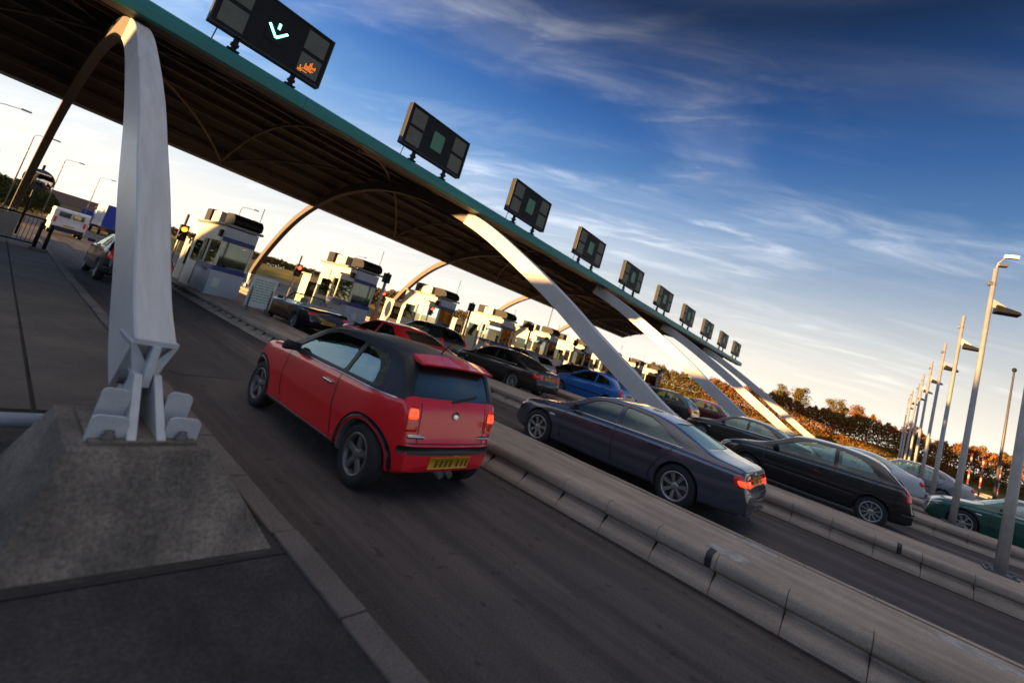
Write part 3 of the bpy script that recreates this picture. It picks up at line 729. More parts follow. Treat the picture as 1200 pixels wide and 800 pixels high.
XI = lambda k, Y: 4.72 + 4.94 * (k - 1) + max(0, k - 2) * .85 * smooth01((9.5 - Y) / 10)
WI = lambda k: 1.36 if k == 1 else 1.52
KP = [(0, -.05), (0, .02), (.012, .06), (.045, .098), (.10, .128), (.138, .152), (.142, .172), (.118, .188), (.086, .202), (.072, .225), (.070, .285), (.080, .312), (.105, .330), (.15, .336), (.24, .339)]
for k in range(1, 11):
    g = MB(); top = MB(); core = MB(); y = -14.0; ul = .60 if k <= 4 else 1.2; w = WI(k)
    y_end = 33.
    while y < y_end:
        y2 = y + ul - .006
        for sd in (0, 1):
            jx, jz = random.uniform(-.003, .003), random.uniform(-.002, .002)
            def P(q, yy):
                x = XI(k, yy) + q[0] + jx if sd == 0 else XI(k, yy) + w - q[0] + jx
                return (x, yy, q[1] + jz)
            A = [g.bm.verts.new(P(q, y)) for q in KP]; B = [g.bm.verts.new(P(q, y2)) for q in KP]
            for i in range(len(KP) - 1):
                f = g.bm.faces.new((A[i], B[i], B[i+1], A[i+1]) if sd else (A[i], A[i+1], B[i+1], B[i])); f.smooth = True
            g.bm.faces.new(A if sd else A[::-1]); g.bm.faces.new(B[::-1] if sd else B)
        x0, x1 = XI(k, y), XI(k, y + ul)
        core.face([(x0 + .15, y, -.02), (x1 + .15, y + ul, -.02), (x1 + .15, y + ul, .30), (x0 + .15, y, .30)])
        core.face([(x0 + w - .15, y, -.02), (x1 + w - .15, y + ul, -.02), (x1 + w - .15, y + ul, .30), (x0 + w - .15, y, .30)])
        y += ul
    yy = np.linspace(-14, y_end, 60)
    prevs = None
    for a in yy:
        ring = [top.bm.verts.new((XI(k, a) + q, a, z)) for q, z in ((.2, .331), (.3, .336), (w * .5, .342), (w - .3, .336), (w - .2, .331))]
        if prevs:
            for i in range(4): top.bm.faces.new((prevs[i], prevs[i+1], ring[i+1], ring[i]))
        prevs = ring
    isl = struct('kerb', g, M['conc'], recalc=False, sharp=40)
    tp = struct('island_top', top, M['conc']); cr = struct('kerb_joint', core, M['tar'])
for k in range(1, 11):
    for sd in (0, 1):
        g = MB(); prevs = None
        for a in np.linspace(-14, 33, 40):
            x = XI(k, a) + (WI(k) if sd else 0); q = (.004, .055 + random.uniform(-.012, .012)); sg = 1 if sd else -1
            ring = [g.bm.verts.new((x + sg * q[0] - sg * .02, a, .005)), g.bm.verts.new((x + sg * q[1], a, .005))]
            if prevs: g.bm.faces.new((prevs[0], prevs[1], ring[1], ring[0]))
            prevs = ring
        struct('road_edge_line', g, M['tar'])
# tarmac repairs and a drain in the first two lanes
for (x, y, a, b, an) in ((2.5, 8.9, .55, 1.3, -.02), (8.4, 8.2, .6, .9, .03)):
    g = MB(); n_ = 20; ps = []
    for q in range(n_):
        t = 2 * math.pi * q / n_; c_, s_ = math.cos(t), math.sin(t); m_ = max(abs(c_), abs(s_)); r_ = (.93 + .07 * random.random()) / m_
        ps.append((x + c_ * r_ * a, y + s_ * r_ * b, .0045))
    g.face(ps); struct('road_patch', g, M['patch'])
for (x, y) in ((4.38, 7.4),):
    g = MB(); g.box(x - .2, x + .2, y - .2, y + .2, .0, .009)
    for q in range(6): g.box(x - .16, x + .16, y - .16 + q * .06, y - .13 + q * .06, .0092, .0125)
    struct('road_drain', g, M['drain'])
# near island
g = MB(); g.face([(-3.2, -9, .132), (1.57, -9, .132), (1.57, 3.02, .132), (-3.2, 3.02, .132)]); struct('pavement', g, M['pave'])
# paving slabs beyond the plinth: three long strips with open joints
g = MB()
y = 5.3
xs = [(-3.2, -1.62), (-1.60, -.36), (-.34, .62), (.64, 1.56)]
for a, b in xs:
    yy = 5.3
    while yy < 34:
        y2 = yy + 4.6
        j = random.uniform(-.006, .006)
        g.box(a, b - .012, yy, y2 - .015, -.05, .135 + j)
        yy = y2
struct('paving', g, M['slab'])
g = MB(); g.face([(-3.2, 3.02, .118), (1.57, 3.02, .118), (1.57, 34, .118), (-3.2, 34, .118)]); struct('pavement_bed', g, M['pave'])
g = MB(); y = -9.
while y < 34:
    j = random.uniform(-.006, .006); g.box(1.575 + j, 1.725 + j, y, y + .905, -.05, .148 + j, .012); y += .915
struct('kerb', g, M['kerbstone'])
g = MB(); g.box(-3.3, -3.2, -9, 34, -.05, .14); struct('kerb', g, M['kerbstone'])
# concrete plinth under the near arch: a slab with long sloping faces
pl = MB(); pz = .60
T = [(.53, 3.12), (1.17, 3.12), (1.17, 3.88), (.53, 3.88)]; Bq = [(.36, 2.74), (1.56, 2.70), (1.60, 4.1), (.36, 4.1)]
pl.hexa([(*Bq[0], .08), (*Bq[1], .08), (*Bq[2], .08), (*Bq[3], .08), (*T[0], pz), (*T[1], pz), (*T[2], pz), (*T[3], pz)], .008)
plinth = pl.build('plinth', M['plinth']); tag(plinth, 'weathered concrete plinth with sloping faces under the near arch foot', 'plinth', None)
g = MB(); g.hexa([(.0, 2.69, .136), (1.6, 2.65, .136), (1.6, 2.685, .136), (.0, 2.73, .136), (.0, 2.69, .139), (1.6, 2.65, .139), (1.6, 2.685, .139), (.0, 2.73, .139)]); struct('pavement_joint', g, M['tar'])

# ------------------------------------------------------------------ arches
AP = [(3.72, 1.10), (4.25, 1.36), (5.2, 1.92), (6.34, 2.56), (7.85, 3.46), (9.56, 4.36), (11.56, 5.32), (13.41, 6.0), (16, 6.72), (18.8, 7.15), (21.3, 7.2), (23.95, 6.85), (26.43, 6.02), (28.4, 4.93), (30.2, 3.35), (31.4, 1.85), (31.7, 1.2)]
def resample(pts, n):
    P = [Vector((0, a, b)) for a, b in pts]; out = []
    for i in range(len(P) - 1):
        p0, p1, p2, p3 = P[max(i-1, 0)], P[i], P[i+1], P[min(i+2, len(P)-1)]
        for k in range(8):
            t = k / 8; out.append(.5 * ((2*p1) + (-p0+p2)*t + (2*p0-5*p1+4*p2-p3)*t*t + (-p0+3*p1-3*p2+p3)*t**3))
    out.append(P[-1]); return [(v.y, v.z) for v in out]
APs = resample(AP, 8)
AW, AT = .22, .50
arch_top = lambda y: float(np.interp(y, [p[0] for p in APs], [p[1] for p in APs]))
def make_arch():
    root = empty('arch')
    n = len(APs); ksp = min(range(n), key=lambda j: abs(APs[j][0] - 13.2))
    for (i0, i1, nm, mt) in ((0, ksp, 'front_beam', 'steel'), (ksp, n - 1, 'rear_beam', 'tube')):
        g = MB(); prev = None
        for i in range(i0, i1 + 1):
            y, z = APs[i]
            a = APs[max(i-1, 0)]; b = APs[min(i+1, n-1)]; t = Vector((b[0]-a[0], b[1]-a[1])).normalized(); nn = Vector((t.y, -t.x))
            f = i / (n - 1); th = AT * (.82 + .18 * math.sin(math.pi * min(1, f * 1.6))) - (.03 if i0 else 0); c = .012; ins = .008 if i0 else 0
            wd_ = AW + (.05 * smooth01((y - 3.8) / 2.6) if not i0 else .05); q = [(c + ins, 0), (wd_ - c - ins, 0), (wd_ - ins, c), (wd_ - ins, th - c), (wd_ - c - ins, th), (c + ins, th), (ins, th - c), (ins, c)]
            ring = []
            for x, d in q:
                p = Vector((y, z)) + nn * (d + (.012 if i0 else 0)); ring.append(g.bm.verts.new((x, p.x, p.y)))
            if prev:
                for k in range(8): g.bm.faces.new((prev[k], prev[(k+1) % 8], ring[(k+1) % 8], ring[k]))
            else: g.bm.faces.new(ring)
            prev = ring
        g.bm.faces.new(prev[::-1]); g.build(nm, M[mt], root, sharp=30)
    # hinged foot, front (towards -Y) and rear
    for (fy, fz, sgn, base) in ((3.72, 1.10, 1, pz), (31.55, 1.2, -1, .3)):
        cx = AW / 2; hy = fy - sgn * .02; hz = base + .235
        g = MB()
        # upper taper: end plate, a broad fin across and two side gussets narrowing to the pin
        g.box(.0, AW, hy - .04, hy + .46, fz - .03, fz + .0) if sgn > 0 else g.box(.0, AW, hy - .46, hy + .04, fz - .03, fz)
        for x, xo in ((-.012, -.05), (AW - .012, .05)):
            g.hexa([(cx - .05 + (xo if x < 0 else 0) * .2, hy - .02, hz + .02), (cx + .05, hy - .02, hz + .02), (cx + .05, hy + sgn * .16, hz + .02), (cx - .05, hy + sgn * .16, hz + .02),
                    (x, hy - .0, fz - .03), (x + .024, hy - .0, fz - .03), (x + .024, hy + sgn * .42, fz - .03), (x, hy + sgn * .42, fz - .03)])
        g.build('upper_gusset', M['foot'], root)
        g = MB(); g.hexa([(cx - .022, hy - .10, hz - .02), (cx + .022, hy - .10, hz - .02), (cx + .022, hy + sgn * .24, hz - .02), (cx - .022, hy + sgn * .24, hz - .02),
                          (cx - .022, hy - .06, fz - .03), (cx + .022, hy - .06, fz - .03), (cx + .022, hy + sgn * .42, fz - .03), (cx - .022, hy + sgn * .42, fz - .03)], .004)
        g.build('centre_fin', M['foot'], root)
        g = MB(); g.tube([(cx - .11, hy + sgn * .06, hz), (cx + .11, hy + sgn * .06, hz)], .045, 16); g.build('hinge_pin', M['galvd'], root)
        for sx in (-1, 1):
            g = MB(); a, b = .028, .115
            x0, x1 = sorted((cx + sx * a, cx + sx * (a + .04))); u0, u1 = sorted((cx + sx * .045, cx + sx * .09))
            g.hexa([(u0, hy - sgn * .50, base + .02), (u1, hy - sgn * .50, base + .02), (u1, hy + sgn * .11, base + .02), (u0, hy + sgn * .11, base + .02),
                    (x0, hy - sgn * .09, hz + .06), (x1, hy - sgn * .09, hz + .06), (x1, hy + sgn * .14, hz + .06), (x0, hy + sgn * .14, hz + .06)], .005)
            g.build('clevis_plate', M['foot'], root)
            # ears with rounded corners beside the clevis, a tall one behind and a low one in front
            for yy, wd, ht in ((hy - sgn * .27, .13, .235), (hy - sgn * .44, .165, .13)):
                g = MB(); e0 = cx + sx * .088; e1 = cx + sx * (.088 + wd); lo, hi = sorted((e0, e1))
                poly = rounded([(lo, base - .08), (hi, base - .08), (hi, base + ht), (lo, base + ht + .015)], .04, 5)
                g.prism(poly, 'y', yy - .010, yy + .010); g.build('ear_plate', M['foot'], root)
            for yy in (hy - sgn * .475, hy - sgn * .36):
                g = MB(); g.lathe([(0, base + .065), (.022, base + .065), (.024, base + .04), (.034, base + .04), (.034, base + .018)], 'z', 8, (cx + sx * .165, yy, 0)); g.build('bolt', M['galvd'], root)
        g = MB(); y0_, y1_ = sorted((hy - sgn * .52, hy + sgn * .12)); g.box(cx - .24, cx + .24, y0_, y1_, base - .0, base + .02, .004); g.build('base_plate', M['plinth'], root)
    return root
arches = []
labs = ['white steel arch rising from the sloping concrete plinth, nearest the camera', 'white steel arch with sunlit upper leg behind the grey saloon', 'white steel arch beside the maroon car, third from the plinth',
        'golden lit steel arch just before the last arch', 'golden lit steel arch under the far end of the canopy']
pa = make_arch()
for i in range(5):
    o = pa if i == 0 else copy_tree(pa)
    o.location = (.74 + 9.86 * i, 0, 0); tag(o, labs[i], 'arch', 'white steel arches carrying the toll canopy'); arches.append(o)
    if i == 0:   # this one stands very slightly askew to the lanes
        an = R(.6); o.rotation_euler[2] = an; o.location = (.74 + 3.7 * math.sin(an), 3.7 * (1 - math.cos(an)), 0)
    if i:
        w = .3
        pb = MB(); cx = .70 + 9.88 * i + AW / 2
        pb.hexa([(cx - .6, 2.8, .3), (cx + .6, 2.8, .3), (cx + .6, 4.6, .3), (cx - .6, 4.6, .3), (cx - .38, 3.1, pz), (cx + .38, 3.1, pz), (cx + .38, 4.2, pz), (cx - .38, 4.2, pz)], .02)
        tag(pb.build('plinth', M['plinth'], sharp=30), 'low concrete plinth hidden under a farther arch foot', 'plinth', 'plinths under the farther arches')

# ------------------------------------------------------------------ canopy
XA, XB = -6.0, 50.6
cy0, cy1 = 12.42, 26.85
ct = lambda y: arch_top(y) + .16 + .10 * (1 - ((y - 19.6) / 7.3) ** 2)
root = empty('toll_canopy', (0, 0, 0)); tag(root, 'long curved toll canopy with teal front edge and dark ribbed underside', 'canopy')
g = MB(); n = 90; und = []
YS = np.linspace(cy0 + .02, cy1 - .02, n)
prev = None
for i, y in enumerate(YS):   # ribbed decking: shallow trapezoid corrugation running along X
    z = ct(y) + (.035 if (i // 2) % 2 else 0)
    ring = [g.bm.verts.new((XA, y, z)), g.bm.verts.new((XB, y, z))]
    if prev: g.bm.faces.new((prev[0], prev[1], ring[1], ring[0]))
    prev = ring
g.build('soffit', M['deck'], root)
g = MB(); prev = None
for y in np.linspace(cy0, cy1, 30):
    ring = [g.bm.verts.new((XA - .02, y, ct(y) + .30)), g.bm.verts.new((XB + .02, y, ct(y) + .30))]
    if prev: g.bm.faces.new((prev[0], prev[1], ring[1], ring[0]))
    prev = ring
g.build('roof_sheet', M['roofsheet'], root)
zf = 5.83
g = MB()
pf = [(cy0, zf), (cy0 - .035, zf + .02), (cy0 - .06, zf + .17), (cy0 - .035, zf + .33), (cy0 + .02, zf + .37), (cy0 + .12, zf + .37), (cy0 + .12, zf)]
xx = XA
while xx < XB:
    x2 = min(xx + 4.94, XB); g.prism(pf, 'x', xx + .004, x2 - .004); xx = x2
g.build('fascia', M['teal'], root)
g = MB(); g.box(XA, XB, cy1 - .02, cy1 + .06, ct(cy1) - .10, ct(cy1) + .32); g.build('rear_fascia', M['roofsheet'], root)
for xe in (XA - .05, XB):
    g = MB(); yy = np.linspace(cy0 + .13, cy1 - .02, 30)
    g.prism([(y, ct(y) - .06) for y in yy] + [(y, ct(y) + .31) for y in yy[::-1]], 'x', xe, xe + .05); g.build('end_fascia', M['teal'], root)
for y in (13.4, 14.7, 16.1, 17.5, 18.9, 20.3, 21.7, 23.1, 24.5, 25.8):
    g = MB(); g.beam((XA + .05, y, ct(y) - .10), (XB - .05, y, ct(y) - .10), .11, .18); g.build('purlin', M['tube'], root)
xs = []
for i in range(-1, 5):
    a = .84 + 9.88 * i; m = a + 4.94; b = a + 9.88
    if a < XA: a = XA + .2
    if b > XB: b = XB - .2
    if m > XB: break
    def curve(xa, ya, xb, yb, n=10): return [(xa + (xb - xa) * k / n, ya + (yb - ya) * k / n, ct(ya + (yb - ya) * k / n) - .24 + .05 * math.sin(math.pi * k / n)) for k in range(n + 1)]
    for (p, q) in (((a, 19.6), (m, 13.0)), ((m, 26.2), (a, 19.6)), ((b, 19.6), (m, 13.0)), ((b, 19.6), (m, 26.2)), ((m, 12.9), (m, 26.3))):
        g = MB(); g.tube(curve(p[0], p[1], q[0], q[1]), .055, 8); g.build('brace', M['tube'], root)
# gutters' rain strip along the front underside
g = MB(); g.box(XA, XB, cy0 + .13, cy0 + .45, zf - .0, zf + .05); g.build('gutter', M['tube'], root)

# ------------------------------------------------------------------ lane signs
def make_sign():
    root = empty('lane_sign')
    w, h = 2.42, 1.32; z0 = .30
    g = MB(); g.box(-w/2, w/2, -.09, .10, z0, z0 + h, .012); g.build('case', M['black'], root)
    g = MB(); fr = .035
    for a, b, c, d in ((-w/2, w/2, z0 + h - fr, z0 + h), (-w/2, w/2, z0, z0 + fr)): g.box(a, b, -.115, -.092, c, d)
    for a, b in ((-w/2, -w/2 + fr), (w/2 - fr, w/2)): g.box(a, b, -.115, -.092, z0 + fr + .001, z0 + h - fr - .001)
    g.build('rim_frame', M['blackp'], root)
    ps = .50
    for sx in (-1, 1):
        for k in (0, 1):
            g = MB(); cx = sx * (w/2 - .37); cz = z0 + .36 + k * .60; g.box(cx - ps/2, cx + ps/2, -.104, -.09, cz - ps/2, cz + ps/2, .006)
            g.build('display_panel', M['panelg'], root)
    g = MB(); cz = z0 + h/2; g.prism(rounded([(-.22, cz - .29), (.22, cz - .29), (.22, cz + .29), (-.22, cz + .29)], .05), 'y', -.106, -.09); g.build('centre_panel', M['panelgreen'], root)
    for sx in (-1, 1):
        g = MB(); g.box(sx * .62 - .05, sx * .62 + .05, -.04, .04, 0, z0 - .002); g.box(sx * .62 - .12, sx * .62 + .12, -.07, .07, 0, .03); g.box(sx*.62 - .075, sx*.62 + .075, -.06, .06, .11, .17); g.build('leg', M['black'], root)
    g = MB(); g.tube([(-1.0, .02, z0 - .001), (-1.02, .03, .0)], .012, 6); g.build('cable', M['blackp'], root)
    return root
sg = make_sign()
sl = ['overhead lane sign with a lit green arrow and an amber patch above the first lane', 'overhead lane sign with a green centre panel, second from the lit arrow', 'overhead lane sign above the top of the sunlit arch, third from the lit arrow', 'overhead lane sign fourth from the lit arrow',
      'overhead lane sign fifth from the lit arrow', 'overhead lane sign sixth from the lit arrow', 'overhead lane sign seventh from the lit arrow', 'overhead lane sign third from the far canopy end', 'overhead lane sign next to the last one at the far canopy end', 'overhead lane sign nearest the far canopy end']
for i in range(10):
    o = sg if i == 0 else copy_tree(sg)
    o.location = (2.83 + 4.95 * i, cy0 + .03, zf + .372); tag(o, sl[i], 'lane sign', 'lane signs along the canopy edge')
    o.rotation_euler = (R(random.uniform(-.8, .8)), 0, R(random.uniform(-.6, .6)))
# lit arrow and amber patch, only on the first
for ch in sg.children:
    if ch.name.startswith('centre_panel'): ch.material_slots[0].link = 'OBJECT'; ch.material_slots[0].material = M['black']
g = MB(); cz = .30 + .66
for a, b in (((-.20, .08), (0, -.16)), ((.20, .08), (0, -.16)), ((0, .20), (0, .06))):
    g.beam((a[0], -.112, cz + a[1]), (b[0], -.112, cz + b[1]), .02, .052, up=(0, 1, 0)) if False else g.beam((a[0], -.114, cz + a[1]), (b[0], -.114, cz + b[1]), .052, .012, up=(0, 1, 0))
g.build('arrow', M['arrow'], sg)
g = MB(); cx = 1.21 - .37; cz0 = .30 + .36
for iu in range(14):
    for iv in range(14):
        u, v = -.21 + iu * .0323, -.21 + iv * .0323
        if v < .10 - 1.0 * abs(u - .05) + .05 * math.sin(iu * 1.9) and v > -.16 + .55 * (u + .05) - .05 * math.sin(iv * 2.3): g.box(cx + u - .012, cx + u + .012, -.111, -.106, cz0 + v - .012, cz0 + v + .012)
g.build('amber_pixels', M['amber'], sg)

# ------------------------------------------------------------------ toll booths
def make_booth():
    r = empty('toll_booth')                                   # origin: front left ground corner; x 0..1, y 0..3.4
    W_, D, b = 1.02, 3.3, .34
    g = MB(); g.box(0, W_, 0, D, b, b + .86, .01); g.build('base_wall', M['pale'], r)
    g = MB(); g.box(-.008, W_ + .008, -.008, D + .008, b + .861, b + 1.02); g.build('blue_band', M['bluepan'], r)
    for (x, y) in ((0, 0), (W_ - .07, 0), (0, D - .07), (W_ - .07, D - .07), (0, 1.35), (W_ - .07, 1.35)):
        g = MB(); g.box(x, x + .07, y, y + .07, b + 1.021, b + 1.92); g.build('corner_post', M['cream'], r)
    g = MB(); g.box(.0, W_, .0, D, b + 1.92, b + 2.08); g.build('blue_band', M['bluepan'], r)
    g = MB(); g.box(.0, W_, .0, D, b + 2.081, b + 2.44, .008); g.build('sign_panel', M['pale'], r)
    g = MB(); g.box(-.012, -.002, .12, D - .05, b + 1.90, b + 2.47); g.build('upper_wall', M['cream'], r)
    g = MB(); g.box(-.014, -.002, 1.9, D, b + .0, b + 1.899); g.build('side_wall', M['cream'], r)
    g = MB(); g.box(-.14, W_ + .10, -.10, D + .1, b + 2.47, b + 2.56, .02); g.build('cornice', M['greyp'], r)
    g = MB(); g.prism(rounded([(.30, b + 2.562), (-.02, b + 2.60), (-.02, b + 2.80), (.25, b + 2.98), (1.05, b + 3.0), (1.05, b + 2.562)], .1), 'x', .12, W_ + .04); g.build('air_conditioner', M['black'], r, sharp=40)
    g = MB(); g.box(-.02, .5, 1.2, 2.1, b + 2.562, b + 2.98, .02); g.build('roof_box', M['cream'], r)
    g = MB(); g.box(-.03, .3, 2.4, 3.0, b + 2.562, b + 3.05, .02); g.build('roof_unit', M['black'], r)
    g = MB(); g.face([(.07, .02, b + 1.02), (W_ - .07, .02, b + 1.02), (W_ - .07, .02, b + 1.92), (.07, .02, b + 1.92)]); g.build('front_window', M['boothglass'], r)
    g = MB(); g.face([(.02, .07, b + 1.02), (.02, 1.35, b + 1.02), (.02, 1.35, b + 1.92), (.02, .07, b + 1.92)]); g.build('serving_window', M['boothglass'], r)
    g = MB(); g.face([(.02, 1.42, b + 1.02), (.02, 1.9, b + 1.02), (.02, 1.9, b + 1.92), (.02, 1.42, b + 1.92)]); g.build('door_window', M['boothglass'], r)
    g = MB(); g.face([(W_ - .02, .07, b + 1.02), (W_ - .02, D - .07, b + 1.02), (W_ - .02, D - .07, b + 1.92), (W_ - .02, .07, b + 1.92)]); g.build('lane_window', M['boothglass'], r)
    g = MB(); g.box(.15, W_ - .12, .35, .9, b + 1.02, b + 1.28, .03); g.box(.3, .7, 1.9, 2.5, b + 1.02, b + 1.75, .05); g.build('desk', M['boothint'], r)
    g = MB(); g.box(-.020, -.0145, 2.05, 2.95, b + .95, b + 1.75); g.build('side_pane', M['boothglass2'], r)
    g = MB(); g.box(-.03, -.0145, 1.93, 1.98, b + .1, b + 1.85); g.build('door_frame', M['greyp'], r)
    g = MB(); g.box(-.10, -.013, .15, .4, b + 2.05, b + 2.3, .02); g.build('speaker', M['black'], r)
    g = MB(); g.box(.12, .34, -.006, -.0005, b + .30, b + .62); g.build('notice', M['board'], r)
    g = MB(); g.tube([(W_ - .1, .15, b + 2.55), (W_ - .1, .15, b + 3.5)], .014, 6); g.build('aerial', M['galvd'], r)
    g = MB(); g.box(-.16, -.015, .5, 1.2, b + .80, b + .86, .01); g.build('counter', M['greyp'], r)
    return r
bt = make_booth()
bl = ['cream toll booth with blue bands behind the white notice board, nearest the camera', 'cream toll booth with blue bands behind the red hatchback, second from the notice board', 'sunlit toll booth above the mustard coloured box, third from the notice board', 'sunlit toll booth just left of the black saloon roof',
      'sunlit toll booth above the black saloon boot', 'sunlit toll booth above the bright blue hatchback', 'small sunlit toll booth seen through the gap right of the second arch', 'small sunlit toll booth seen through the arches, second from the far end', 'toll booth at the far end of the plaza']
for i in range(9):
    o = bt if i == 0 else copy_tree(bt)
    o.location = (4.98 + 4.99 * i, 18.7 - (.2 if i == 1 else 0), 0); tag(o, bl[i], 'toll booth', 'toll booths on the islands')
    if i:
        for ch in list(o.children):
            nm = ch.name.split('.')[0]
            if nm == 'roof_unit': ch.location.y += random.uniform(-.7, .1); ch.scale.x = random.uniform(.7, 1.6)
            if nm == 'roof_box': ch.location.y += random.uniform(-.2, .4)
            if nm == 'aerial': ch.scale.z = random.uniform(.95, 1.08)
            if nm == 'notice' and i % 2: ch.location.x += random.uniform(.1, .4)
            if nm == 'speaker' and i % 3 == 0: bpy.data.objects.remove(ch)

# machine pillars and equipment behind each booth, signals
def make_signal(lit):
    r = empty('traffic_light')
    g = MB(); g.tube([(0, 0, .33), (0, 0, 3.1)], .05, 10); g.build('pole', M['galv'], r)
    g = MB(); g.box(-.15, .15, -.24, -.05, 1.95, 2.62, .03); g.build('signal_head', M['black'], r)
    for k, z in ((0, 2.44), (1, 2.12)):
        m = (M['redlamp'] if lit == 'red' else M['ambera']) if k == 0 else M['blackp']
        g = MB(); g.lathe([(0, -.265), (.06, -.262), (.10, -.245), (.10, -.23)], 'y', 20, (0, 0, z)); g.build('lens', m, r)
        g = MB()
        for a in range(-10, 11):
            pass
        ring0 = [(math.cos(R(t)) * .12, math.sin(R(t)) * .12) for t in range(0, 181, 15)]
        for (a, b) in zip(ring0[:-1], ring0[1:]):
            g.hexa([(a[0], -.24, z + a[1]), (b[0], -.24, z + b[1]), (b[0]*1.06, -.24, z + b[1]*1.06), (a[0]*1.06, -.24, z + a[1]*1.06), (a[0], -.40, z + a[1]), (b[0], -.40, z + b[1]), (b[0]*1.06, -.40, z + b[1]*1.06), (a[0]*1.06, -.40, z + a[1]*1.06)])
        g.build('visor', M['blackp'], r)
    return r
tl = make_signal('red'); am = make_signal('amber')
am.location = (4.85, 23.6, -.08); tag(am, 'amber lit traffic light beside the near arch leg', 'traffic light', 'traffic lights beyond the booths')
tls = ['red traffic light in front of the grassy bank, between the first two booths', 'red traffic light just right of the second booth', 'red traffic light just right of the third booth', 'red traffic light just right of the fourth booth', 'red traffic light just right of the fifth booth']
for i in range(5):
    o = tl if i == 0 else copy_tree(tl)
    o.location = (10.4 + 4.95 * i, 25.5 - .5 * min(i, 2), -.15); tag(o, tls[i], 'traffic light', 'traffic lights beyond the booths')
def make_machine():
    r = empty('ticket_machine')
    g = MB(); g.box(0, .6, 0, .9, .33, 2.05, .03); g.build('cabinet', M['cream'], r)
    g = MB(); g.box(-.02, .55, -.03, -.004, 1.0, 1.75, .01); g.build('front_panel', M['black'], r)
    g = MB(); g.box(-.06, .66, -.15, .95, 2.055, 2.12, .01); g.build('hood', M['galv'], r)
    g = MB(); g.box(.15, .45, -.04, -.031, 1.35, 1.6); g.build('screen', M['panelg'], r)
    return r
mc = make_machine()
for i in range(8):
    o = mc if i == 0 else copy_tree(mc)
    o.location = (5.15 + 4.99 * i, 23.1, 0)
    tag(o, ['cream ticket machine behind the first booth', 'cream ticket machine behind the second booth', 'cream ticket machine behind the third booth', 'cream ticket machine behind the fourth booth', 'cream ticket machine behind the fifth booth', 'cream ticket machine behind the sixth booth', 'cream ticket machine behind the seventh booth', 'cream ticket machine behind the eighth booth'][i], 'ticket machine', 'ticket machines on the islands')
# barrier arms' lamp columns between booths
def make_column():
    r = empty('equipment_column')
    g = MB(); g.tube([(0, 0, .33), (0, 0, 3.0)], .06, 10); g.build('pole', M['galv'], r)
    g = MB(); g.box(-.13, .13, -.1, .12, 2.55, 2.95, .02); g.build('camera_box', M['black'], r)
    g = MB(); g.box(-.1, .1, -.12, .1, .33, 1.3, .02); g.build('cabinet', M['orange'], r)
    return r
cl = make_column()
for i in range(7):
    o = cl if i == 0 else copy_tree(cl)
    o.location = (9.95 + 4.99 * i + .3, 16.7, 0)
    tag(o, ['slim equipment column with orange box in front of the second booth', 'slim equipment column with orange box in front of the third booth', 'slim equipment column with orange box in front of the fourth booth', 'slim equipment column with orange box in front of the fifth booth', 'slim equipment column with orange box in front of the sixth booth', 'slim equipment column with orange box in front of the seventh booth', 'slim equipment column with orange box in front of the eighth booth'][i], 'column', 'equipment columns before the booths')

# white notice board on the first island
r = empty('notice_board', (5.35, 15.95, .34), R(6)); tag(r, 'white notice board with green print standing before the first booth', 'notice board')
g = MB(); g.box(0, .78, -.03, .0, .12, 1.12, .008); g.build('board', M['board'], r)
g = MB()
for k in range(9):
    z = .98 - k * .085; a = .08
    while a < .66:
        b = min(a + random.uniform(.06, .2), .70); g.box(a, b, -.034, -.0305, z, z + .03); a = b + .03
g.build('print', M['boardtxt'], r)
for x in (.06, .68):
    g = MB(); g.hexa([(x, -.10, 0), (x + .04, -.10, 0), (x + .04, -.06, 0), (x, -.06, 0), (x, .0, 1.1), (x + .04, .0, 1.1), (x + .04, .03, 1.1), (x, .03, 1.1)]); g.box(x, x + .04, -.3, .3, 0, .03); g.build('leg', M['galvd'], r)
r = empty('mustard_box', (14.98, 17.2, .34)); tag(r, 'rounded mustard coloured box in front of the third booth', 'box')
g = MB(); g.prism(rounded([(0, 0), (.95, 0), (.95, .82), (0, .82)], .12), 'y', 0, .5); g.build('shell', M['mustard'], r, sharp=40)
g = MB(); g.box(.1, .85, -.02, -.002, .5, .55); g.build('slot', M['black'], r)

# ------------------------------------------------------------------ lamp posts on the islands
def make_post():
    r = empty('lamp_post')
    g = MB(); g.tube([(0, 0, 0), (0, 0, 1.2), (0, 0, 7.05)], [.082, .072, .052], 8); g.build('pole', M['galv'], r)
    g = MB(); g.box(-.2, .2, -.2, .2, 0, .025, .004)
    for a in (-1, 1):
        for b in (-1, 1): g.box(a*.14 - .02, a*.14 + .02, b*.14 - .02, b*.14 + .02, .026, .055)
    g.build('base_plate', M['galvd'], r)
    g = MB(); g.prism([(-.04, 6.18), (-.34, 5.98), (-.30, 5.93), (-.05, 5.93)], 'x', -.02, .02); g.build('bracket', M['galv'], r)
    g = MB(); g.hexa([(-.19, -.62, 5.78), (.19, -.62, 5.78), (.19, -.10, 5.80), (-.19, -.10, 5.80), (-.17, -.58, 5.86), (.17, -.58, 5.86), (.16, -.12, 6.0), (-.16, -.12, 6.0)], .02); g.build('floodlight', M['black'], r)
    g = MB(); g.box(-.05, .05, -.03, .12, 6.55, 6.66, .01); g.build('junction_box', M['galvd'], r)
    return r
lp = make_post()
def post_pos(k): return (10.84 + 5.86 * k, -1.82, .338)
pn = ['tall lamp post cut off by the right edge standing on the second kerb island', 'lamp post with floodlight and camera on top beside the green saloon', 'lamp post third from the right edge', 'lamp post fourth from the right edge', 'lamp post fifth from the right edge', 'lamp post sixth from the right edge', 'lamp post seventh from the right edge', 'lamp post eighth from the right edge', 'lamp post ninth from the right edge']
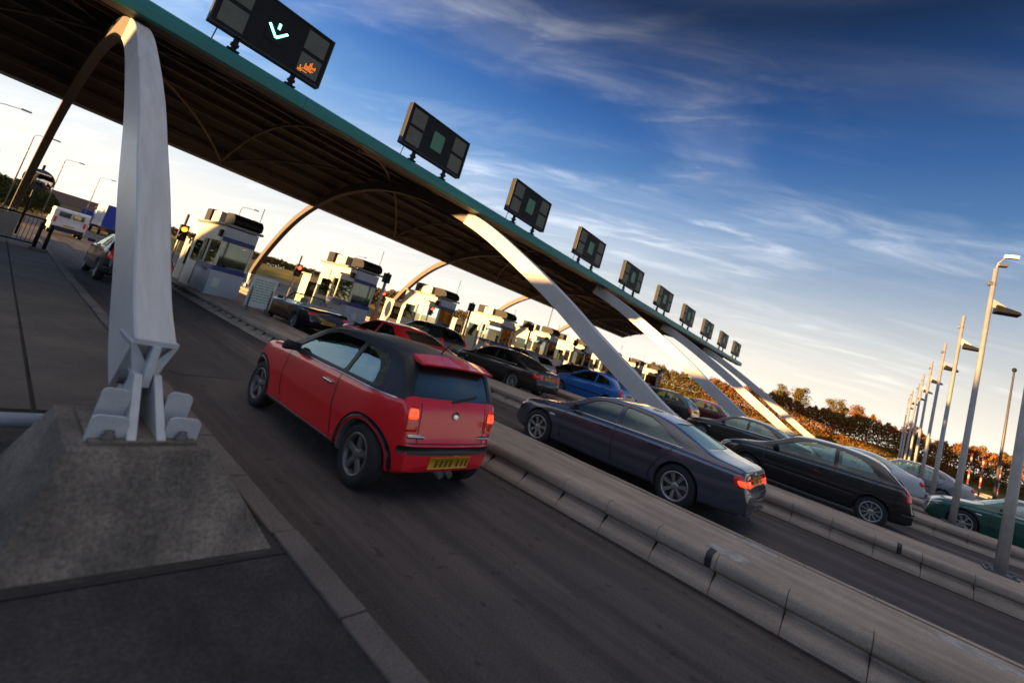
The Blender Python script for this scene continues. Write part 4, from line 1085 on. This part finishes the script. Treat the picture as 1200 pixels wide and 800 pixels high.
for k in range(9):
    o = lp if k == 0 else copy_tree(lp)
    o.location = post_pos(k); tag(o, pn[k], 'lamp post', 'lamp posts in a row across the lanes'); o.rotation_euler = (R(random.uniform(-.5, .5)), R(random.uniform(-.5, .5)), R(random.uniform(-6, 6)))
    if k == 1:
        g = MB(); g.tube([(0, 0, 7.0), (0, -.03, 7.22), (0, -.16, 7.40)], .022, 8); g.build('camera_arm', M['galv'], o)
        g = MB(); g.box(-.06, .06, -.42, -.12, 7.38, 7.48, .02); g.build('security_camera', M['white'], o)
        g = MB(); g.box(-.08, .08, -.22, -.02, 7.12, 7.19, .02); g.build('small_lamp', M['galvd'], o)
# slim mast right of the row, and slim masts beyond the plaza
def make_mast(h):
    r = empty('mast'); g = MB(); g.tube([(0, 0, 0), (0, 0, h)], [.09, .05], 8); g.build('pole', M['galvd'], r)
    g = MB(); g.lathe([(0, h + .26), (.09, h + .22), (.12, h + .1), (.09, h), (.03, h - .02)], 'z', 12); g.build('lantern', M['black'], r); return r
o = make_mast(8.6); o.location = (40, -6.0, 0); tag(o, 'slim grey mast with a round lantern right of the lamp post row', 'mast')
def make_street(h):
    r = empty('street_lamp'); g = MB(); g.tube([(0, 0, 0), (0, 0, h - .4), (.1, 0, h - .1), (.5, 0, h), (1.6, 0, h + .12)], [.08, .05, .04, .035, .03], 8); g.build('pole', M['galv'], r)
    g = MB(); g.box(1.4, 2.1, -.12, .12, h + .06, h + .22, .04); g.build('lantern', M['galv'], r); return r
st = make_street(9.5)
for i, (x, y, s, lb) in enumerate([(-2.2, 66, 1., 'street lamp with long arm left of the near arch rear leg'), (.7, 78, .95, 'street lamp with long arm above the round mirror'), (4.2, 92, .9, 'street lamp with long arm above the white van'), (9, 104, .9, 'street lamp with long arm left of the lorry'), (24, 84, .9, 'street lamp with long arm behind the second booth'), (46, 88, 1.0, 'street lamp with long arm behind the sixth booth'), (16, 58, .8, 'street lamp with long arm behind the red traffic light')]):
    o = st if i == 0 else copy_tree(st); o.location = (x, y, 0); o.scale = (s, s, s); tag(o, lb, 'street lamp', 'street lamps beyond the plaza')
tm = make_mast(12.); tm.location = (52, 40, 0); tag(tm, 'tall thin mast seen through the gap right of the second arch', 'mast')

# ------------------------------------------------------------------ left background: railing, mirror, bollard, low rail
r = empty('railing', (0, 0, .135)); tag(r, 'grey pedestrian railing with solid panels along the island end', 'railing')
yb = 24.3
for i, x in enumerate((-2.6, -1.3, 0, 1.25)):
    g = MB(); g.box(x - .035, x + .035, yb - .035, yb + .035, 0, 1.12); g.build('post', M['black'], r)
g = MB(); g.box(-2.6, 1.25, yb - .03, yb + .03, 1.06, 1.12); g.box(-2.6, 1.25, yb - .025, yb + .025, .14, .19); g.build('rail', M['black'], r)
for x in (-2.55, -1.25, .05):
    g = MB(); g.box(x + .10, x + .62, yb - .012, yb + .012, .20, 1.04); g.build('infill_panel', M['rail'], r)
    g = MB()
    for q in range(5): g.box(x + .72 + q * .1, x + .735 + q * .1, yb - .008, yb + .008, .191, 1.059)
    g.build('infill_bar', M['black'], r)
r = empty('bollard', (1.32, 23.6, .13)); tag(r, 'short dark twin bollard with pale foot at the railing end', 'bollard')
for x in (-.12, .12):
    g = MB(); g.tube([(x, 0, 0), (x, 0, .98)], .05, 12); g.build('tube', M['black'], r)
g = MB(); g.box(-.24, .24, -.2, .2, 0, .10, .02); g.build('foot', M['kerbstone'], r)
r = empty('traffic_mirror', (.92, 31.2, .12)); tag(r, 'round convex traffic mirror on a dark pole behind the railing', 'mirror')
g = MB(); g.tube([(0, .06, 0), (0, .06, 3.35)], .045, 10); g.build('pole', M['black'], r)
g = MB(); g.lathe([(0, .05), (.46, .04), (.50, .0), (.50, -.05), (.475, -.055), (.46, -.02)], 'y', 32, (0, 0, 2.62)); g.build('frame', M['blackp'], r)
g = MB(); g.lathe([(0, -.12), (.15, -.112), (.30, -.085), (.46, -.02)], 'y', 32, (0, 0, 2.62)); g.build('mirror_face', M['mirrorf'], r)
r = empty('barrier_rail', (-1.1, 4.55, .135)); tag(r, 'low white painted tube rail lying left of the near arch foot', 'rail')
g = MB(); g.tube([(-2.0, 0, .15), (1.84, 0, .15)], .05, 12); g.build('tube', M['pale'], r)
for x in (-1.6, -.2, 1.2):
    g = MB(); g.box(x - .04, x + .04, -.05, .05, 0, .13); g.build('bracket', M['galvd'], r)

# joint strips on the kerbs
jl = ['black rubber strip hooked over the nearest kerb edge', 'black rubber strip hooked over the kerb below the nearest lamp post', 'black rubber strip hooked over the kerb of the third island']
for i, (k, y) in enumerate(((1, 1.07), (2, -.52), (3, -.9))):
    g = MB(); x = XI(k, y)
    for q0, q1 in zip(KP[8:-1], KP[9:]):
        g.hexa([(x + q0[0] - .012, y - .03, q0[1] + .004), (x + q0[0] - .012, y + .03, q0[1] + .004), (x + q0[0], y + .03, q0[1]), (x + q0[0], y - .03, q0[1]),
                (x + q1[0] - .012, y - .03, q1[1] + .008), (x + q1[0] - .012, y + .03, q1[1] + .008), (x + q1[0], y + .03, q1[1]), (x + q1[0], y - .03, q1[1])])
    tag(g.build('rubber_strip', M['blackp']), jl[i], 'strip', 'rubber strips over kerb edges')
# pale mortar patches on the first island
for i, (x, y, a, b) in enumerate(((5.02, .98, .13, .22), (5.72, .80, .08, .24), (5.62, -.86, .14, .30), (5.1, -1.25, .16, .22))):
    g = MB(); ang = [k * 2 * math.pi / 14 for k in range(28)]
    rr = [random.uniform(.6, 1.15) for _ in ang]; n = len(ang); rings = []
    for f_, z_ in ((1., .336), (.93, .3465), (.5, .350)):
        rings.append([g.bm.verts.new((x + math.cos(t) * a * r_ * f_, y + math.sin(t) * b * r_ * f_, z_)) for t, r_ in zip(ang, rr)])
    cv_ = g.bm.verts.new((x, y, .351))
    for q in range(n):
        for r0, r1 in zip(rings[:-1], rings[1:]): g.bm.faces.new((r0[q], r0[(q+1) % n], r1[(q+1) % n], r1[q]))
        g.bm.faces.new((rings[-1][q], rings[-1][(q+1) % n], cv_))
    struct('mortar_patch', g, M['mortar'])

# red and white striped poles at right
def make_striped():
    r = empty('striped_pole')
    g = MB(); h = 3.0; n = 11
    for k in range(n):
        g.mi = k % 2; g.tube([(0, 0, h * k / n + .001), (0, 0, h * (k + 1) / n)], .05, 10)
    g.build('pole', [M['redstripe'], M['whitestripe']], r)
    g = MB(); g.box(-.2, .2, -.2, .2, 0, .12, .02); g.build('foot', M['galvd'], r); return r
sp = make_striped()
for i, (x, y, lb) in enumerate(((40.2, -4.78, 'red and white striped pole nearest the row of lamp posts'), (40.5, -5.38, 'red and white striped pole in the middle of its row of three'), (40.6, -6.2, 'red and white striped pole close to the slim grey mast'))):
    o = sp if i == 0 else copy_tree(sp); o.location = (x, y, 0); tag(o, lb, 'pole', 'red and white striped poles')

# ------------------------------------------------------------------ banks, hedges, trees
def leafcloud(name, centers, sizes, m, parent=None):
    """many small leaf-clump quads with random orientation"""
    n = len(centers); c = np.asarray(centers); s = np.asarray(sizes)[:, None]
    a = rng.normal(size=(n, 3)); a /= np.linalg.norm(a, axis=1)[:, None]
    b = rng.normal(size=(n, 3)); b -= (b * a).sum(1)[:, None] * a; b /= np.linalg.norm(b, axis=1)[:, None]
    v = np.empty((n, 4, 3)); v[:, 0] = c - a * s; v[:, 1] = c - b * s * .6; v[:, 2] = c + a * s; v[:, 3] = c + b * s * .6
    me = bpy.data.meshes.new(name); me.vertices.add(n * 4); me.vertices.foreach_set('co', v.reshape(-1))
    me.loops.add(n * 4); me.loops.foreach_set('vertex_index', np.arange(n * 4, dtype=np.int32))
    me.polygons.add(n); me.polygons.foreach_set('loop_start', np.arange(0, n * 4, 4, dtype=np.int32)); me.polygons.foreach_set('loop_total', np.full(n, 4, dtype=np.int32))
    me.update(); me.validate(); me.materials.append(m); return link(name, me, parent)
def bank(name, pts, w, h, m):
    g = MB(); prev = None
    P = []
    for a, b in zip(pts[:-1], pts[1:]):
        for k in range(8): P.append(Vector((a[0] + (b[0]-a[0]) * k / 8, a[1] + (b[1]-a[1]) * k / 8)))
    P.append(Vector(pts[-1]))
    for i, p in enumerate(P):
        t = (P[min(i+1, len(P)-1)] - P[max(i-1, 0)]).normalized(); nn = Vector((t.y, -t.x)); ring = []
        hh = h * random.uniform(.92, 1.08) * min(1, (i + .3) / 2, (len(P) - i - .7) / 2)
        for s, z in ((-.5, -.04), (-.3, hh * .55), (-.12, hh * .93), (.05, hh), (.3, hh * .8), (.5, -.04)):
            q = p + nn * s * w; ring.append(g.bm.verts.new((q.x, q.y, z)))
        if prev:
            for k in range(5): g.bm.faces.new((prev[k], prev[k+1], ring[k+1], ring[k]))
        prev = ring
    return struct(name, g, m, sharp=60)
def hedge(name, pts, base, h, width, dens, m, leaf=.3, rough=1.):
    cs = []; ss = []
    for a, b in zip(pts[:-1], pts[1:]):
        a = np.array(a, float); b = np.array(b, float); L = np.linalg.norm(b - a); n = int(L * dens); nn = np.array([(b-a)[1], -(b-a)[0]]) / L
        t = rng.uniform(0, 1, n); s = t * L
        hh = h * (1 + rough * (.06 * np.sin(s * .5 + a[0]) + .05 * np.sin(s * 1.3 + a[1]) + .05 * np.sin(s * 3.7) + .04 * np.sin(s * 7.9)))
        z = base + hh * np.sqrt(rng.uniform(0, 1, n)); u = rng.uniform(-1, 1, n) * width / 2 * np.clip(1.15 - ((z - base) / hh) ** 3 * .6, .3, 1)
        xy = a + (b - a) * t[:, None] + nn * u[:, None]
        cs.append(np.column_stack([xy, z + rng.normal(0, .1, n)])); ss.append(rng.uniform(.5, 1.1, n) * leaf)
    return tag(leafcloud(name, np.concatenate(cs), np.concatenate(ss), m), kind='stuff')
def tree(name, x, y, base, h, cr, m, label, n=5200, leaf=.11, group=None):
    r = empty(name, (x, y, base)); tag(r, label, 'tree', group)
    g = MB(); g.tube([(0, 0, -.1), (.05, .03, h * .3), (0, .1, h * .6), (.1, 0, h * .85)], [h*.028, h*.02, h*.012, .02], 8)
    blobs = []
    for k in range(24):
        a = rng.uniform(0, 6.28); zz = h * rng.uniform(.34, .95); rr = cr * 1.25 * rng.uniform(.15, .95) * (1.15 - zz / h * .7)
        e = (math.cos(a) * rr, math.sin(a) * rr, zz); g.tube([(0, .05, zz * .62), (e[0] * .6, e[1] * .6, zz * .9), e], [h*.009, h*.006, .012], 5); blobs.append((e, cr * rng.uniform(.16, .5)))
    g.build('trunk', M['bark'], r)
    cs = []
    for (e, br) in blobs:
        q = rng.normal(size=(n // 24, 3)); q /= np.linalg.norm(q, axis=1)[:, None]; q *= (br * 1.25 * rng.uniform(.0, 1, n // 24) ** .55)[:, None]; cs.append(np.array(e) + q * [1, 1, .8])
    cs = np.concatenate(cs); leafcloud('crown', cs, rng.uniform(.5, 1.2, len(cs)) * leaf, m, r)
    return r
bank('bank', [(78, -70), (78, -20), (78, 20), (72, 48), (58, 66)], 16, 1.9, M['bankgrass'])
bank('bank', [(60, 68), (40, 84), (18, 96), (12, 112)], 18, 2.6, M['bankgrass'])
hedge('hedge', [(73, -60), (73, -20), (73, 22)], .1, 4.5, 5, 1150, M['autumn'], .165)
hedge('hedge', [(73, 22), (67, 46), (54, 65), (38, 80)], .1, 4.0, 5, 800, M['golden'], .18)
hedge('hedge', [(40, 86), (18, 98), (12, 114)], 2.2, 1.7, 4, 420, M['golden'], .2)
hedge('hedge', [(-14, 62), (-5, 74), (2.5, 104), (5, 124)], 0, 3.6, 5, 520, M['green'], .22)
for i, (x, y, h, cr, mt, lb) in enumerate([(84, 5.5, 6.2, 2.2, 'golden', 'yellowish tree above the red hedge, right of the last arch'), (83, 10.5, 6.6, 1.7, 'golden', 'slim leafy tree above the hedge close to the last arch'), (84, 3.4, 5.8, 1.9, 'autumn', 'small rusty tree above the hedge, right of the yellowish tree'), (82, -3.5, 5.4, 1.2, 'autumn', 'small rusty tree poking over the hedge left of the lamp post row'),
        (83, 13.4, 6.2, 1.5, 'golden', 'thin bare looking tree above the hedge touching the last arch'), (84, -24, 6.6, 1.6, 'autumn', 'thin rusty tree above the hedge right of the striped poles'), (84, -18, 6.4, 1.3, 'autumn', 'thin rusty tree above the hedge beside the slim grey mast')]):
    tree('tree', x, y, .8, h, cr, M[mt], lb, group='trees above the far hedge')
for i, (x, y, h, lb) in enumerate([(-4.5, 58, 9.5, 'golden tree left of the near arch rear leg, cut by the left edge'), (-3.0, 70, 8.2, 'golden tree just right of the near arch rear leg')]):
    tree('tree', x, y, 0, h, 2.4, M['golden'], lb, n=2200, group='trees at the left edge')
# unseen ridge left of the plaza, added and shaped to shade the near lanes
g = MB(); prev = None
hf = pchip([(-160, 10.2), (0, 10.1), (33, 10.0), (36, 9.75), (38.5, 9.2), (42, 8.8), (46, 7.8), (50, 6.4), (56, 4), (66, .2)])
for y in np.linspace(-160, 66, 90):
    h = hf(y); ring = [g.bm.verts.new((x, y, z)) for x, z in ((-34, -.05), (-41, h * .55), (-45, h * .97 + .1 * math.sin(y * .31)), (-48, h), (-52, h * .98), (-72, h * .5), (-90, -.05))]
    if prev:
        for k in range(6): g.bm.faces.new((prev[k], prev[k+1], ring[k+1], ring[k]))
    else: g.bm.faces.new(ring)
    prev = ring
g.bm.faces.new(prev[::-1]); struct('shade_ridge', g, M['grass'], sharp=60)
# grey safety barrier and low wall beyond the booths
r = empty('safety_barrier', (0, 0, 0)); tag(r, 'long low grey safety barrier in front of the grassy bank', 'barrier')
g = MB(); g.box(9, 34, 62, 62.1, .45, .8, .02); g.build('rail', M['galv'], r)
for k in range(11):
    g = MB(); g.box(9.5 + k * 2.4, 9.62 + k * 2.4, 62.11, 62.2, 0, .8); g.build('post', M['galvd'], r)
# far low building behind the van
r = empty('low_building', (1.5, 128, 0)); tag(r, 'low brown building with lit windows far behind the van', 'building')
g = MB(); g.box(0, 14, 0, 7, 0, 3.0); g.build('wall', M['brick'], r)
g = MB(); g.prism([(-.3, 3.0), (3.5, 5.0), (7.3, 3.0)], 'x', -.4, 14.4); g.build('roof', M['rooft'], r)
for k in range(4):
    g = MB(); g.box(1.2 + k * 3.3, 2.6 + k * 3.3, -.05, .02, 1.0, 2.2); g.build('window', M['cglassd'], r)
r = empty('blue_shed', (12.2, 112, 0)); tag(r, 'small blue shed left of the lorry', 'shed')
g = MB(); g.box(-2.9, -1.3, 0, 2, 0, 2.9); g.build('wall', M['truckblue'], r); g = MB(); g.box(-3.0, -1.2, -.1, 2.1, 2.901, 3.05); g.build('roof', M['greyp'], r)

# ------------------------------------------------------------------ sky and sun
EL, SX, SY = R(4.5), -.88, .475
AZ = math.atan2(SX, SY)
wd = bpy.data.worlds.new('World'); scene.world = wd; wd.use_nodes = True
nt = wd.node_tree; N = nt.nodes; Lk = nt.links; bg = N['Background']
sky = N.new('ShaderNodeTexSky'); sky.sky_type = 'NISHITA'; sky.sun_disc = False; sky.sun_elevation = EL; sky.sun_rotation = AZ
sky.air_density = 1.0; sky.dust_density = .6; sky.ozone_density = 2.0; sky.altitude = 50
tc = N.new('ShaderNodeTexCoord'); sp_ = N.new('ShaderNodeSeparateXYZ'); Lk.new(tc.outputs['Generated'], sp_.inputs[0])
def mth(op, a, b=None):
    m = N.new('ShaderNodeMath'); m.operation = op
    for i, v in enumerate((a, b)):
        if v is None: continue
        if isinstance(v, (int, float)): m.inputs[i].default_value = v
        else: Lk.new(v, m.inputs[i])
    return m.outputs[0]
den = mth('ADD', mth('MAXIMUM', sp_.outputs[2], 0.), .10)
cbx = mth('DIVIDE', sp_.outputs[0], den); cby = mth('DIVIDE', sp_.outputs[1], den)
pu = mth('ADD', mth('MULTIPLY', cbx, math.cos(R(27))), mth('MULTIPLY', cby, math.sin(R(27))))
pv = mth('ADD', mth('MULTIPLY', cbx, -math.sin(R(27))), mth('MULTIPLY', cby, math.cos(R(27))))
def cloud(su, sv, lo, hi, ou, ov, dist=.6, det=8, rot=0.):
    cb = N.new('ShaderNodeCombineXYZ'); Lk.new(mth('ADD', mth('MULTIPLY', pu, su), ou), cb.inputs[0]); Lk.new(mth('ADD', mth('MULTIPLY', mth('ADD', pv, mth('MULTIPLY', pu, rot)), sv), ov), cb.inputs[1])
    n = N.new('ShaderNodeTexNoise'); n.inputs['Scale'].default_value = 1.; n.inputs['Detail'].default_value = det; n.inputs['Roughness'].default_value = .58; n.inputs['Distortion'].default_value = dist
    Lk.new(cb.outputs[0], n.inputs['Vector'])
    mr = N.new('ShaderNodeMapRange'); mr.interpolation_type = 'SMOOTHSTEP'; mr.inputs[1].default_value = lo; mr.inputs[2].default_value = hi; Lk.new(n.outputs['Fac'], mr.inputs[0]); return mr.outputs[0]
c1 = cloud(1.5, .5, .43, .70, 3.1, 2.7, rot=-.25); c2 = cloud(4.2, 1.3, .47, .78, 1.3, 5.2, .9, rot=-.4)
fac = mth('MINIMUM', mth('ADD', mth('MULTIPLY', mth('MULTIPLY', c1, mth('ADD', mth('MULTIPLY', c2, .75), .25)), 1.0), mth('MULTIPLY', c2, .16)), .85)
mx = N.new('ShaderNodeMix'); mx.data_type = 'RGBA'; Lk.new(fac, mx.inputs[0])
dk = N.new('ShaderNodeValToRGB'); Lk.new(sp_.outputs[2], dk.inputs[0]); e = dk.color_ramp.elements
e[0].position = .10; e[0].color = (.50, .66, .84, 1); e[1].position = 1.; e[1].color = (.006, .026, .10, 1)
for p_, c_ in ((.24, (.36, .56, .85)), (.35, (.175, .385, .76)), (.48, (.052, .175, .52)), (.58, (.012, .068, .27)), (.66, (.004, .022, .095))): x_ = e.new(p_); x_.color = (*c_, 1)
sd_ = mth('ADD', mth('MULTIPLY', mth('ADD', mth('MULTIPLY', sp_.outputs[0], SX), mth('MULTIPLY', sp_.outputs[1], SY)), .55), 1.25)
sv_ = N.new('ShaderNodeVectorMath'); sv_.operation = 'SCALE'; Lk.new(dk.outputs[0], sv_.inputs[0]); Lk.new(mth('MULTIPLY', sd_, 1.62), sv_.inputs['Scale'])
dm = N.new('ShaderNodeMix'); dm.data_type = 'RGBA'; dm.inputs[0].default_value = .95; Lk.new(sky.outputs[0], dm.inputs[6]); Lk.new(sv_.outputs[0], dm.inputs[7])
Lk.new(dm.outputs[2], mx.inputs[6])
# clouds take their light from the sky around them: a pale, warmer and brighter version of it
cl2 = N.new('ShaderNodeHueSaturation'); cl2.inputs['Saturation'].default_value = .36; cl2.inputs['Value'].default_value = 1.75; Lk.new(dm.outputs[2], cl2.inputs['Color'])
Lk.new(cl2.outputs[0], mx.inputs[7])
hr = N.new('ShaderNodeMapRange'); hr.interpolation_type = 'LINEAR'; hr.inputs[1].default_value = .0; hr.inputs[2].default_value = .40; hr.inputs[3].default_value = 1.; hr.inputs[4].default_value = 0.; Lk.new(sp_.outputs[2], hr.inputs[0])
hz = mth('MULTIPLY', mth('POWER', hr.outputs[0], 1.75), .98)
hm = N.new('ShaderNodeMix'); hm.data_type = 'RGBA'; Lk.new(hz, hm.inputs[0]); Lk.new(mx.outputs[2], hm.inputs[6]); hm.inputs[7].default_value = (2.75, 2.45, 2.0, 1)
# bright warm sky veil added overhead, out of view, to fill the shaded ground
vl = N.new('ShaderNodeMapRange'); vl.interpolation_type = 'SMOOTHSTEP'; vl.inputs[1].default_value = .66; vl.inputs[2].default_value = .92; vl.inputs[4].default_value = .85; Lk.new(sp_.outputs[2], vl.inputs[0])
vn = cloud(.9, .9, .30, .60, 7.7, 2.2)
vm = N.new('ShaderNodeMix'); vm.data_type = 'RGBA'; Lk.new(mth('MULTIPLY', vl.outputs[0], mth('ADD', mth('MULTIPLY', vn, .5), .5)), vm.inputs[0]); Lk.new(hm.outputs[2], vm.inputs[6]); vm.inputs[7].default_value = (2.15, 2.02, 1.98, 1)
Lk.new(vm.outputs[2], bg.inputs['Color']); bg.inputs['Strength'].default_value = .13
sun = bpy.data.lights.new('sun', 'SUN'); sun.energy = 5.0; sun.angle = R(.5); sun.color = (1., .58, .22)
so = bpy.data.objects.new('sun', sun); C.objects.link(so)
d = Vector((SX * math.cos(EL), SY * math.cos(EL), math.sin(EL))); so.rotation_euler = d.to_track_quat('Z', 'Y').to_euler(); so.location = (-20, 10, 20)

# ------------------------------------------------------------------ camera
cam = bpy.data.cameras.new('camera'); co = bpy.data.objects.new('camera', cam); C.objects.link(co); scene.camera = co
f, px, py, yaw, pit, rol, H = 519.467, 640.739, 347.631, R(38.758), R(6.586), R(16.15), 1.743
cam.sensor_width = 36; cam.lens = f / 1200 * 36; cam.shift_x = -(px - 600) / 1200; cam.shift_y = -(400 - py) / 1200
cam.dof.use_dof = True; cam.dof.focus_distance = 7.5; cam.dof.aperture_fstop = .9
cam.clip_start = .05; cam.clip_end = 4000
cyw, syw, cp, s_p = math.cos(yaw), math.sin(yaw), math.cos(pit), math.sin(pit)
fw = Vector((cyw * cp, syw * cp, s_p)); rt = Vector((syw, -cyw, 0)); up = rt.cross(fw)
cr_, sr = math.cos(rol), math.sin(rol); r2 = rt * cr_ + up * sr; u2 = -rt * sr + up * cr_
mw = Matrix(((r2.x, u2.x, -fw.x, 0), (r2.y, u2.y, -fw.y, 0), (r2.z, u2.z, -fw.z, H), (0, 0, 0, 1))); co.matrix_world = mw

vs = scene.view_settings; vs.view_transform = 'Standard'; vs.look = 'None'; vs.gamma = 1; vs.exposure = 1.85; vs.use_curve_mapping = False
scene.render.engine = 'CYCLES'; scene.cycles.use_denoising = True; scene.cycles.max_bounces = 8; scene.cycles.transparent_max_bounces = 16
